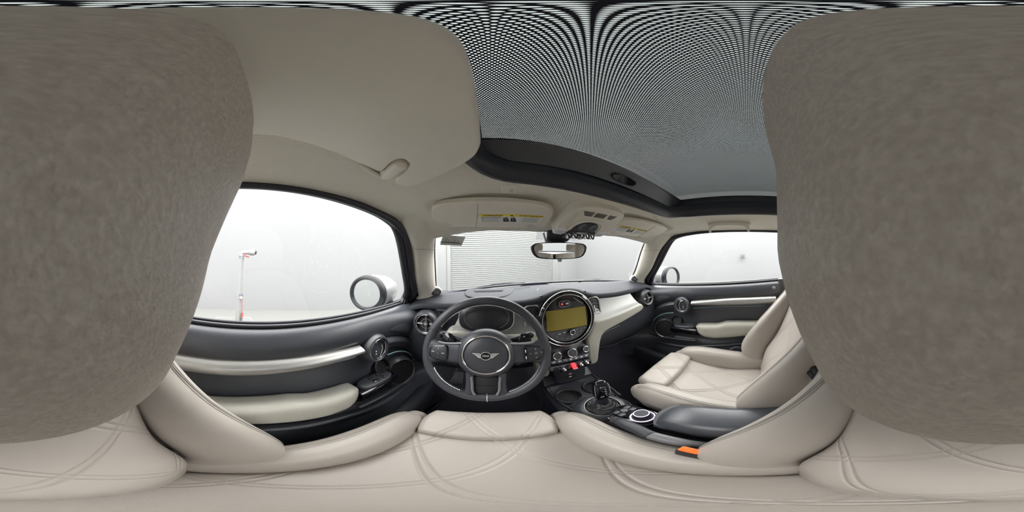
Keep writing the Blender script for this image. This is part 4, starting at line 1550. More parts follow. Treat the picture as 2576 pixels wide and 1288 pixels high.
def dashboard():
    T = thing('dashboard', (0, .80, -.45), 'dark dashboard with silver and beige fascia below the windshield', 'dashboard')
    # ---- top pad
    xs = [-.665, -.60, -.50, -.40, -.327, -.25, -.18, -.12, -.06, 0, .06, .12, .18, .30, .40, .50, .60, .665]
    zt = [-.228, -.205, -.198, -.188, -.184, -.184, -.183, -.174, -.154, -.146, -.154, -.176, -.192, -.204, -.207, -.207, -.205, -.228]
    rows = []
    for x, z in zip(xs, zt):
        yb = min(.985 - .64 * x * x, .985) + .012
        hump = math.exp(-(x / .10) ** 2)
        yn = .640 - .018 * hump
        zb = -.190
        rows.append([Vector((x, yb + .02, zb - .02)), Vector((x, yb - .01, zb + .002)), Vector((x, yb * .6 + yn * .4, -.181 + .012 * hump)), Vector((x, yn + .07, z * .6 - .072 + .004 * hump)), Vector((x, yn + .022, z)), Vector((x, yn + .006, z - .005)),
                     Vector((x, yn, z - .017)), Vector((x, yn + .006, z - .030)), Vector((x, yn + .05, z - .036))])
    surf('top_pad', rows, 48, 100, 'dash_top', T, smooth=60)
    # defroster speaker plate
    o = [at(px, py, Z=-.178) for px, py in ((1190, 726), (1240, 725), (1287, 724), (1291, 731), (1283, 739), (1262, 746), (1230, 749), (1195, 748), (1174, 743), (1168, 736), (1174, 729))]
    D = prism('centre_plate', crm(o, 50, True), (0, 0, -.012), 'dash_top', T, 0.004, 3)
    prism('plate_slot', [at(px, py, Z=-.1775) for px, py in ((1188, 730.5), (1268, 728.5), (1263, 734), (1196, 736))], (0, 0, -.001), 'black_matt', D)
    for k in range(5):
        y0, y1 = 731.2 + k, 729.6 + k * .9
        tube('slot_bar', [at(1190 + k * 1.4, y0, Z=-.177), at(1267 - k, y1, Z=-.177)], .0009, 'rubber', D, 6, 3)
    # crescent shaped sensor
    q = crm([at(px, py, Z=-.172) for px, py in ((1349, 731), (1352, 726), (1370, 723), (1400, 722.5), (1376, 725), (1364, 729), (1360, 732.5))], 30, True)
    prism('sun_sensor', q, (0, 0, -.004), 'gloss_black', T, .001, 2)
    tube('sensor_edge', [at(px, py, Z=-.171) for px, py in ((1351, 731), (1354, 727), (1370, 724.5), (1398, 723.5))], .0014, 'satin_silver', T, 6, 16)
    tube('pad_line', [at(px, py, Z=-.174) for px, py in ((1294, 727), (1312, 724.5), (1334, 722))], .0012, 'rubber', T, 6, 10)
    # demister slots by the left pillar
    for k in range(3):
        tube('demister_slot', [at(1068 + 4 * k, 762 - .8 * k, Z=-.205), at(1074 + 4 * k, 757.5 - .8 * k, Z=-.205)], .0012, 'print_black', T, 6, 3)
    # ---- silver and beige fascia, mirrored about the centre line
    for s in (-1, 1):
        def S(x, y, z):
            return Vector((s * x, y, z))
        top = [(.095, -.200), (.20, -.212), (.32, -.228), (.43, -.236)]
        mid = [(.108, -.250), (.21, -.254), (.33, -.262), (.442, -.262)]
        m2 = [(.120, -.290), (.22, -.290), (.34, -.290), (.452, -.286)]
        bot = [(.128, -.322), (.23, -.318), (.35, -.310), (.460, -.303)]
        surf('silver_fascia', [[S(x, .648, z) for x, z in top], [S(x, .634, z) for x, z in mid], [S(x, .616, z) for x, z in m2], [S(x, .592, z) for x, z in bot]], 30, 16, 'silver_checker', T, .02)
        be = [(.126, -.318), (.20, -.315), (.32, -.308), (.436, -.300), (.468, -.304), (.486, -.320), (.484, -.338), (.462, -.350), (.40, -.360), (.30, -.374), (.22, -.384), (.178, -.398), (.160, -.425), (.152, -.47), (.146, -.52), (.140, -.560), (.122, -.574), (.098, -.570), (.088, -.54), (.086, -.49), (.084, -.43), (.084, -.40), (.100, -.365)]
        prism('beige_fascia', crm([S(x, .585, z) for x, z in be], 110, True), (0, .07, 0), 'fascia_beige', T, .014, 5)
        # dark lower dashboard with the glovebox / knee panel
        surf('lower_panel', [[S(x, .625, -.32) for x in (.13, .3, .5, .655)], [S(x, .615, -.385 + .02 * (x > .4)) for x in (.13, .3, .5, .66)], [S(x, .612, -.45) for x in (.13, .3, .5, .66)], [S(x, .635, -.52) for x in (.12, .3, .5, .66)], [S(x, .70, -.575) for x in (.11, .3, .5, .66)], [S(x, .86, -.60) for x in (.10, .3, .5, .66)]], 24, 30, 'soft_black', T, .01)
        tube('panel_crease', [S(.17, .607, -.415), S(.22, .606, -.402), S(.30, .606, -.395)], .0025, 'dark_plastic', T, 8, 12)
        # round outer vent
        c = S(.572, .618, -.293)
        n = Vector((-s * .10, -.97, .16)).normalized()
        x_, y_, n = axes(n)
        V = lathe('round_vent', c, n, [(.066, -.05), (.060, -.01), (.052, .006), (.047, .012), (.0445, .011), (.042, .004), (.040, -.012), (.0, -.014)], 'dark_plastic', T, 48)
        lathe('vent_barrel', c, n, [(.040, -.012), (.0, -.010)], 'black_matt', V, 40)
        ring('vent_ring', c + n * .006, n, .0415, .0022, 'chrome' if s < 0 else 'satin_silver', V, 48, 8)
        ring('vent_hoop', c + n * .000, n, .022, .0010, 'satin_silver', V, 40, 6)
        lathe('vent_knob', c + n * -.004, n, [(.012, -.004), (.0115, .010), (.009, .014), (.0, .015)], 'dark_plastic', V, 24)
        lathe('knob_cap', c + n * .010, n, [(.0055, .0), (.005, .002), (.0, .0025)], 'satin_silver', V, 16)
        for k in range(4):
            a = rad(90 * k)
            d = x_ * math.cos(a) + y_ * math.sin(a)
            e = n.cross(d)
            W = rrect(c + d * .026 + n * .002, d, e, .012, .0022, .0022)
            tube('vent_spoke', W + [W[0]], .0008, 'satin_silver', V, 6, 30)
            prism('spoke_web', W, n * -.006, 'black_matt', V)
        # inner rectangular vent next to the display
        c = S(.148, .634, -.262)
        x_, y_, n = axes(Vector((s * -.05, -.97, .24)))
        F = prism('centre_vent', rrect(c + n * .004, x_, y_, .033, .052, .022), n * -.012, 'black_matt', T, .002, 2)
        tube('vent_frame', rrect(c + n * .006, x_, y_, .034, .053, .023), .004, 'satin_silver', F, 8, 60, True)
        for k in range(5):
            q = c + y_ * (.034 - .017 * k) + n * .007
            box('louvre', q, .054, .010, .0022, 'soft_black', F, .0006, rot3(x_, (n * .9 + y_ * .3).normalized(), x_.cross((n * .9 + y_ * .3).normalized())))
        tube('louvre_slider', [c + y_ * .012 + n * .009 - x_ * .002, c - y_ * .022 + n * .010 + x_ * .001], .0065, 'pearl_plastic', F, 10, 4)
    # black carrier behind the centre stack and around the display
    surf('centre_carrier', [[(x, .64, -.17) for x in (-.11, 0, .11)], [(x, .632, -.26) for x in (-.125, 0, .125)], [(x, .620, -.38) for x in (-.11, 0, .11)], [(x, .600, -.50) for x in (-.092, 0, .092)], [(x, .60, -.585) for x in (-.095, 0, .095)]], 12, 20, 'soft_black', T, .02)
    for s in (-1, 1):
        tube('carrier_slot', [Vector((s * .121, .618, -.25)), Vector((s * .124, .617, -.28)), Vector((s * .121, .614, -.31))], .008, 'black_matt', T, 10, 8)
    # glovebox lid line and open shelf under the passenger fascia
    tube('glovebox_gap', [Vector((.14, .625, -.50)), Vector((.3, .640, -.535)), Vector((.55, .640, -.53)), Vector((.64, .625, -.47))], .002, 'black_matt', T, 6, 30)
    # driver side: start of the knee trim
    return T


dashboard()


def cluster():
    c = Vector((-.328, .580, -.229))
    n = Vector((0, -.955, .295)).normalized()
    x, y, n = axes(n)
    T = thing('instrument_cluster', c + Vector((0, .03, -.06)), 'dark oval instrument display behind the steering wheel', 'display')
    prism('shell', sell(c - n * .002, x, y, .100, .060, 3.0, 60), n * -.035, 'soft_black', T, .006, 3)
    tube('chrome_edge', sell(c + n * .000, x, y, .0985, .0585, 3.0, 60), .0016, 'satin_silver', T, 8, 80, True, up=n)
    prism('panel', sell(c + n * .0015, x, y, .096, .056, 3.0, 60), n * -.004, 'dim_display', T, .001, 2)
    tube('dial_arc', [c + n * .0018 + x * (-.030 + .050 * math.cos(rad(a))) + y * (.044 * math.sin(rad(a))) for a in range(110, 251, 10)], .0004, 'line_grey', T, 6, 30)
    tube('dial_arc', [c + n * .0018 + x * (.030 + .050 * math.cos(rad(a))) + y * (.044 * math.sin(rad(a))) for a in range(-70, 71, 10)], .0004, 'line_grey', T, 6, 30)


cluster()


def centre_display():
    c = Vector((0.0, .612, -.283))
    n = Vector((-.06, -.985, .14)).normalized()
    x, y, n = axes(n)

    def q(u, v, h=0.0):
        return c + x * u + y * v + n * h
    T = thing('centre_display', c + Vector((0, .02, -.12)), 'round centre display with chrome ring and olive rectangular screen', 'display')
    lathe('bezel', c, n, [(.135, -.035), (.131, -.004), (.126, .008), (.119, .012), (.113, .010), (.111, .000), (.109, -.006)], 'gloss_black', T, 72)
    ring('outer_ring', c + n * .006, n, .1275, .0026, 'chrome', T, 80, 8)
    ring('inner_ring', c + n * .008, n, .1125, .0022, 'chrome', T, 80, 8)
    lathe('glass', c, n, [(.112, -.006), (.0, -.005)], 'gloss_black', T, 64)
    S = prism('screen', [q(-.092, -.047, -.003), q(.092, -.047, -.003), q(.092, .047, -.003), q(-.092, .047, -.003)], n * -.002, 'olive_screen', T)
    # control field below the screen
    f = [q(-.092, -.050, -.003), q(.092, -.050, -.003)] + [q(.108 * math.cos(rad(a)), .108 * math.sin(rad(a)), -.003) for a in range(-34, -147, -7)]
    K = prism('control_field', f, n * -.003, 'dark_plastic', T)
    V = lathe('volume_knob', q(.014, -.065, -.003), n, [(.0155, 0.), (.0150, .010), (.0125, .0135), (.010, .012), (0., .012)], 'soft_black', T, 28)
    ring('knob_ring', q(.014, -.065, .0095), n, .0115, .0018, 'chrome', V, 28, 8)
    for u, v in ((-.040, -.066), (-.018, -.062)):
        prism('button_caption', rrect(q(u, v, -.0022), x, y, .006, .0013, .0005, 2), n * -.0003, 'print_white', K)
    for k in range(8):
        a = rad(-138 + k * 14.5)
        text('preset_number', str(k + 1), q(.094 * math.cos(a), .094 * math.sin(a) , -.0021), x, y, .0055, 'print_white', K)
    for u, v in ((.040, -.058), (.062, -.056), (.080, -.060)):
        lathe('dot', q(u, v, -.0024), n, [(.0012, 0.), (.0012, .0004), (0., .0004)], 'print_white', K, 8)
    # hazard and lock keys in a pill
    P = prism('key_pill', rrect(q(-.010, .072, -.001), x, y, .0255, .0135, .0135), n * -.003, 'soft_black', T, .001, 2)
    tube('pill_edge', rrect(q(-.010, .072, .000), x, y, .0255, .0135, .0135), .0009, 'satin_silver', P, 6, 50, True, up=n)
    for u in (-.022, .002):
        prism('key', rrect(q(u, .072, .001), x, y, .0105, .0100, .008), n * -.003, 'gloss_black', P, .001, 2)
    tri = [q(-.0275, .068, .0016), q(-.0165, .068, .0016), q(-.022, .078, .0016)]
    prism('hazard_triangle', tri, n * -.0004, 'hazard_glow', P)
    for u in (-.002, .005):
        prism('lock_symbol', rrect(q(u, .072, .0016), x, y, .0024, .0035, .0008, 2), n * -.0004, 'print_white', P)
    # slanted reflection-free cover line at the upper right
    tube('cover_line', [q(.035, .094, -.003), q(.055, .078, -.003), q(.078, .062, -.003)], .0008, 'satin_silver', T, 6, 8)


centre_display()


def climate_panel():
    T = thing('climate_panel', (0, .59, -.56), 'climate controls with three chrome ringed knobs and a row of toggles', 'controls')
    n = Vector((0, -.90, .43)).normalized()
    x, y, n = axes(n)
    base = Vector((0, .600, -.450))

    def q(u, v, h=0.0):
        return base + x * u + y * v + n * h
    prism('plate', [q(*p) for p in ((-.088, -.040), (.088, -.040), (.086, .04), (-.086, .04))], n * -.02, 'soft_black', T, .003, 2)
    # knobs: sight lines give the face centres
    for (px, py), r in (((1402.5, 896), .0175), ((1440.5, 888), .0215), ((1474.5, 878), .0150)):
        f = onpl(px, py, q(0, 0, .026), n)
        b = f - n * .026
        K = lathe('climate_knob', b, n, [(r * 1.75, .0), (r * 1.70, .004), (r * 1.35, .005), (r * 1.28, .008), (r * 1.0, .009), (r * .98, .024), (r * .86, .028), (r * .82, .0265), (0., .0265)], 'soft_black', T, 40)
        ring('knob_ring', f, n, r * .93, .0020, 'chrome', K, 40, 8)
        lathe('knob_face', f - n * .0005, n, [(r * .84, 0.), (r * .3, .0008), (0., .0008)], 'gloss_black', K, 32)
    # button row
    row = [onpl(px, py, q(0, 0, .010), n) for px, py in ((1384, 913.5), (1482, 893))]
    d = (row[1] - row[0])
    L = d.length
    d.normalize()
    e = n.cross(d)
    R = prism('button_bar', rrect((row[0] + row[1]) / 2 - n * .002, d, e, L / 2 + .004, .0095, .004), n * -.012, 'soft_black', T, .002, 2)
    for k in range(7):
        cc = row[0] + d * (L * (k + .55) / 7.1)
        prism('button', rrect(cc, d, e, L / 15.5, .0078, .002), n * -.004, 'dark_plastic', R, .0012, 2)
        if k != 2:
            for j in (-1, 1):
                prism('button_icon', rrect(cc + d * (.0016 * j) + e * (.001 * j) + n * .0002, d, e, .0014, .0020, .0005, 2), n * -.0003, 'print_white', R)
    # toggle row below
    row = [onpl(px, py, q(0, 0, .012), n) for px, py in ((1386, 930), (1484, 908))]
    d = (row[1] - row[0])
    L = d.length
    d.normalize()
    e = n.cross(d)
    m = (row[0] + row[1]) / 2
    B = prism('toggle_bar', rrect(m - n * .004, d, e, L / 2 + .004, .0125, .010), n * -.014, 'dark_plastic', T, .004, 3)
    lathe('plug_cover', onpl(1399.5, 929.5, q(0, 0, .012), n) - n * .006, n, [(.010, 0.), (.0098, .003), (.0085, .0035), (.008, .002), (0., .002)], 'black_matt', B, 24)
    for (px, py), mt in (((1417.5, 927), 'chrome'), ((1443, 921), 'red_glow'), ((1460, 914.5), 'chrome'), ((1474, 910), 'chrome')):
        f = onpl(px, py, q(0, 0, .012), n)
        if mt == 'red_glow':
            lathe('start_boss', f - n * .004 + e * .004, n, [(.013, 0.), (.012, .006), (.009, .009), (0., .010)], 'red_glow', T, 24)
            sausage('start_toggle', [f + e * .004, f - e * .004 + n * .008, f - e * .010 + n * .013], [.0085, .0095, .0105], [.004, .0035, .003], 'red_glow', T, side=d, n=10, seg=16)
            prism('toggle_tip', rrect(f - e * .0125 + n * .0150, d, n, .009, .0016, .001, 2), e * .002, 'pearl_plastic', T)
        else:
            sausage('toggle', [f + e * .005 - n * .002, f - e * .002 + n * .006, f - e * .009 + n * .011], [.0055, .006, .0068], [.004, .0035, .003], 'chrome', T, side=d, n=10, seg=16)
    for px, py in ((1410, 928), (1428, 925), (1434, 922), (1453, 916), (1467.5, 911), (1481, 906.5)):
        f = onpl(px, py, q(0, 0, .010), n)
        tube('toggle_guard', [f + e * .010, f + e * .006 + n * .010, f - e * .004 + n * .014, f - e * .012 + n * .008, f - e * .013], .0028, 'gloss_black', T, 8, 14, up=d)
    # storage panel with sockets below
    S = prism('socket_panel', crm([Vector((a, .578, b)) for a, b in ((-.080, -.528), (.0, -.532), (.048, -.535), (.062, -.56), (.058, -.625), (.0, -.640), (-.066, -.628), (-.075, -.58))], 60, True), (0, .02, 0), 'soft_black', T, .004, 3)
    prism('socket_slot', rrect((-.010, .5765, -.600), (1, 0, 0), (0, 0, 1), .026, .011, .001, 2), (0, .001, 0), 'black_matt', S)
    for z in (-.578, -.598):
        prism('socket_icon', rrect((-.010, .5755, z), (1, 0, 0), (0, 0, 1), .006, .0022, .0006, 2), (0, .0004, 0), 'print_white', S)


climate_panel()

# ================================================================== STEERING WHEEL


def steering():
    C = Vector((-.326, .450, -.302))
    t = rad(20)
    x = Vector((1, 0, 0))
    y = Vector((0, math.sin(t), math.cos(t)))
    n = Vector((0, -math.cos(t), math.sin(t)))

    def q(u, v, h=0.0):
        return C + x * u + y * v + n * h
    # column with stalks behind the wheel
    K = thing('steering_column', q(0, 0, -.16), 'black steering column shroud with two control stalks', 'column')
    sausage('shroud', [q(0, .0, -.012), q(0, .004, -.05), q(0, .010, -.11), q(0, .012, -.16)], [.050, .058, .062, .062], [.052, .058, .058, .055], 'soft_black', K, side=x, n=14, seg=32)
    sausage('lower_shroud', [q(0, -.03, -.03), q(0, -.045, -.09), q(0, -.055, -.17)], [.06, .065, .065], [.04, .045, .045], 'soft_black', K, side=x, n=12, seg=28)
    for s in (-1, 1):
        st = sausage('stalk', [q(s * .05, .028, -.035), q(s * .09, .036, -.036), q(s * .128, .043, -.038), q(s * .140, .046, -.038)], [.009, .010, .013, .012], [.007, .008, .010, .009], 'soft_black', K, side=y, n=16, seg=16)
        lathe('stalk_cap', q(s * .139, .046, -.038), q(s * 1, .15, 0) - q(0, 0, 0), [(.010, -.008), (.0105, .004), (.008, .008), (0., .009)], 'dark_plastic', st, 18)
        for k in range(2):
            prism('stalk_print', rrect(q(s * (.118 + .008 * k), .052, -.028), x, y, .0025, .0012, .0004, 2), n * -.0004, 'print_white', st)
        # shroud lever knobs seen under the spokes
    for s in (-1, 1):
        sausage('column_lever', [q(s * .085, -.045, -.075), q(s * .100, -.062, -.070)], [.012, .014], [.009, .010], 'dark_plastic', K, side=x, n=6, seg=14)

    T = thing('steering_wheel', q(0, 0, -.02), 'dark leather steering wheel with chrome ringed hub and winged emblem', 'steering wheel')
    # ---- rim with thicker thumb grips
    R = .1695
    N, M = 144, 18
    vs = []
    for i in range(N):
        a = 2 * math.pi * i / N
        deg = math.degrees(a)
        g = 0.0
        for c0 in (38, 142):
            g += math.exp(-((deg - c0) / 11.0) ** 2)
        rx = .0148 + .0016 * g
        rn = .0165 + .0012 * g
        er = x * math.cos(a) + y * math.sin(a)
        for k in range(M):
            b = 2 * math.pi * k / M
            vs.append(C + er * (R - .002 * g + rx * math.cos(b)) + n * (rn * math.sin(b)))
    fs = []
    for i in range(N):
        for k in range(M):
            fs.append((i * M + k, i * M + (k + 1) % M, ((i + 1) % N) * M + (k + 1) % M, ((i + 1) % N) * M + k))
    rim = pyd('rim', vs, fs, 'wheel_leather', T, 60)
    # leather joints across the rim
    for a in (23, 157, 271):
        er = x * math.cos(rad(a)) + y * math.sin(rad(a))
        tg = y * math.cos(rad(a)) - x * math.sin(rad(a))
        p = [C + er * (R + .0162 * math.cos(b)) + n * (.0176 * math.sin(b)) for b in [2 * math.pi * k / 24 for k in range(24)]]
        tube('rim_joint', p, .0009, 'soft_black' if a != 271 else 'stitch_white', rim, 6, 48, True, up=tg)
    # baseball stitching round the inside of the rim
    vs, fs = [], []
    skip = lambda d: (150 < d < 205) or d > 338 or d < 20 or (246 < d < 292)
    d = 0.0
    while d < 360:
        if not skip(d):
            a = rad(d)
            er = x * math.cos(a) + y * math.sin(a)
            tg = y * math.cos(a) - x * math.sin(a)
            c = C + er * (R - .0150) + n * .0078
            u = (n * .75 - er * .2 + tg * .45).normalized()
            v = u.cross(er).normalized()
            k = len(vs)
            for aa, bb in ((-.0032, -.00055), (.0032, -.00055), (.0032, .00055), (-.0032, .00055)):
                vs.append(c + u * aa + v * bb - er * .0009)
            for aa, bb in ((-.0032, -.00055), (.0032, -.00055), (.0032, .00055), (-.0032, .00055)):
                vs.append(c + u * aa + v * bb + er * .0015)
            fs += [(k, k + 1, k + 2, k + 3), (k, k + 4, k + 5, k + 1), (k + 1, k + 5, k + 6, k + 2), (k + 2, k + 6, k + 7, k + 3), (k + 3, k + 7, k + 4, k)]
        d += 1.75
    st = pyd('rim_stitching', vs, fs, 'stitch_white', T, 0)
    st['kind'] = 'stuff'
    # ---- hub
    lathe('hub', q(0, -.004, 0), n, [(.070, -.045), (.082, -.02), (.0835, .004), (.080, .015), (.072, .024), (.066, .027), (.0625, .026), (.060, .023)], 'wheel_leather', T, 64)
    lathe('airbag_cover', q(0, -.004, 0), n, [(.0605, .022), (.056, .0255), (.035, .0285), (.0, .0295)], 'wheel_leather', T, 56)
    ring('chrome_ring', q(0, -.004, .0255), n, .0625, .0031, 'chrome', T, 72, 10)
    # ---- horizontal spokes
    for s in (-1, 1):
        def o(u, v, h):
            return q(s * u, v, h)
        rows = [[o(.060, .036, .006), o(.085, .030, .008), (o(.115, .026, .008)), o(.138, .028, .006), o(.160, .040, .004)],
                [o(.060, .022, .020), o(.085, .018, .014), o(.115, .016, .013), o(.138, .018, .013), o(.163, .022, .013)],
                [o(.060, -.010, .022), o(.085, -.010, .015), o(.115, -.010, .014), o(.138, -.010, .014), o(.166, -.010, .014)],
                [o(.060, -.034, .018), o(.085, -.034, .013), o(.115, -.034, .013), o(.138, -.036, .013), o(.163, -.040, .013)],
                [o(.060, -.046, .000), o(.085, -.044, .002), o(.115, -.043, .002), o(.138, -.048, .003), o(.158, -.064, .004)]]
        surf('spoke', rows, 24, 24, 'wheel_leather', T, .02)
        tube('spoke_trim', [o(.066, .031, .018), o(.09, .027, .0135), (o(.118, .0245, .0125)), o(.136, .027, .012)], .0036, 'spoke_grey', T, 8, 14)
        # switch pad
        cc = o(.133, -.009, .0165)
        ol = [o(a, b, .0175) for a, b in ((.108, .013), (.128, .014), (.142, .012), (.153, .004), (.156, -.009), (.153, -.022), (.142, -.030), (.128, -.032), (.108, -.031))]
        E = prism('pad_surround', [cc + (p - cc) * 1.12 - n * .0005 for p in crm(ol, 40, True)], n * -.008, 'gloss_black', T, .002, 2)
        P = prism('switch_pad', crm(ol, 40, True), n * -.008, 'soft_black', T, .002, 2)
        if s > 0:
            for b in (-.020, .002):
                prism('side_rocker', rrect(o(.107, b, .019), x, y, .0050, .0105, .0015), n * -.004, 'gloss_black', P, .001, 2)
                prism('rocker_icon', rrect(o(.107, b, .0196), x, y, .0012, .0045, .0004, 2), n * -.0006, 'print_white', P)
        hub = o(.132 if s < 0 else .136, -.009, .0178)
        ring('pad_button', hub, n, .0062, .0010, 'dark_plastic', P, 24, 6)
        text('pad_symbol', 'OK' if s > 0 else 'n', hub + n * .0006, x, y, .0048, 'print_white', P)
        if s < 0:
            marks = (('+', 0, .0145), ('-', 0, -.0145), ('LIM', .0145, 0), ('RES', -.0145, .002))
        else:
            marks = (('o', 0, .0145), ('o', 0, -.0145), ('<', -.0155, 0), ('<', .0150, 0))
        for m, u, v in marks:
            text('pad_symbol', m, hub + x * u + y * v, x, y, .0050 if len(m) > 1 else .0065, 'print_white', P)
        # shift paddle behind the spoke
        pd = [o(a, b, -.016) for a, b in ((.088, .026), (.096, .036), (.104, .052), (.114, .056), (.126, .053), (.133, .042), (.134, .026))]
        G = prism('shift_paddle', crm(pd, 30), n * -.006, 'gloss_black', T, .002, 2)
        text('paddle_mark', '-' if s < 0 else '+', o(.113, .044, -.0152), x, y, .010, 'print_white', G)
    # ---- lower spoke: two legs with gloss insert
    for s in (-1, 1):
        surf('lower_leg', [[q(s * .052, -.070, .012), q(s * .050, -.110, .010), q(s * .052, -.150, .008), q(s * .056, -.165, .006)], [q(s * .044, -.070, .019), q(s * .041, -.110, .016), q(s * .040, -.150, .014), q(s * .042, -.166, .014)], [q(s * .031, -.070, .016), q(s * .030, -.110, .013), q(s * .028, -.150, .010), q(s * .026, -.168, .012)]], 20, 10, 'wheel_leather', T, .012)
        tube('leg_edge', [q(s * .036, -.082, .0195), q(s * .0335, -.105, .0175), q(s * .032, -.135, .0155), q(s * .026, -.152, .015)], .0035, 'lever_grey', T, 8, 16)
    prism('lower_insert', [q(-.031, -.085, .008), q(.031, -.085, .008), q(.029, -.152, .008), q(-.029, -.152, .008)], n * -.01, 'black_matt', T, .003, 2)
    tube('insert_line', [q(-.029, -.118, .0085), q(.029, -.118, .0085)], .0008, 'gloss_black', T, 6, 3)
    surf('lower_bridge', [[q(-.045, -.150, .013), q(0, -.154, .011), q(.045, -.150, .013)], [q(-.045, -.166, .0155), q(0, -.168, .0155), q(.045, -.166, .0155)]], 14, 6, 'wheel_leather', T, .012)
    # ---- emblem: wings, ring and lettering
    e0 = q(0, -.006, .0298)

    def w(u, v, h=0.0):
        return e0 + x * u + y * v + n * h
    W = prism('emblem', crm([w(a, b) for a, b in ((-.038, .0105), (-.020, .0095), (-.013, .0115), (0, .0165), (.013, .0115), (.020, .0095), (.038, .0105), (.030, .002), (.022, -.0075), (.013, -.009), (0, -.0145), (-.013, -.009), (-.022, -.0075), (-.030, .002))], 70, True), n * -.002, 'black_matt', T, .0005, 1)
    ring('emblem_ring', w(0, .001, .0008), n, .0138, .0009, 'emblem_silver', W, 40, 6, sy=.92)
    lathe('emblem_disc', w(0, .001, .0002), n, [(.0132, 0.), (.0132, .0005), (0., .0005)], 'gloss_black', W, 32, sy=.92)
    text('emblem_letters', 'MINI', w(0, .001, .0012), x, y, .0085, 'emblem_silver', W, .0004)
    for s in (-1, 1):
        for k, (l, v) in enumerate(((.0355, .0088), (.0300, .0045), (.0255, .0004), (.0215, -.0037))):
            a = .0145 if k < 3 else .0135
            prism('wing_bar', [w(s * a, v + .0001, .0010), w(s * l, v + .0009, .0010), w(s * (l - .0022), v - .0017, .0010), w(s * a, v - .0019, .0010)], n * -.0012, 'emblem_silver', W)


steering()


def pedals():
    T = thing('pedal_set', (-.36, .86, -.90), 'black pedals in the dark driver footwell', 'pedals')
    for u, w_, z in ((-.30, .05, -.70), (-.20, .03, -.72), (-.46, .06, -.76)):
        n = Vector((0, -.8, .6)).normalized()
        ex, ey, n = axes(n)
        prism('pedal', rrect((u - .04, .80, z), ex, ey, w_ * .8, .045, .012), n * -.012, 'rubber', T, .004, 2)
        tube('pedal_arm', [Vector((u - .04, .81, z)), Vector((u - .04, .92, z + .10)), Vector((u - .04, 1.02, z + .20))], .009, 'black_matt', T, 8, 10)


pedals()

# ================================================================== CENTRE CONSOLE


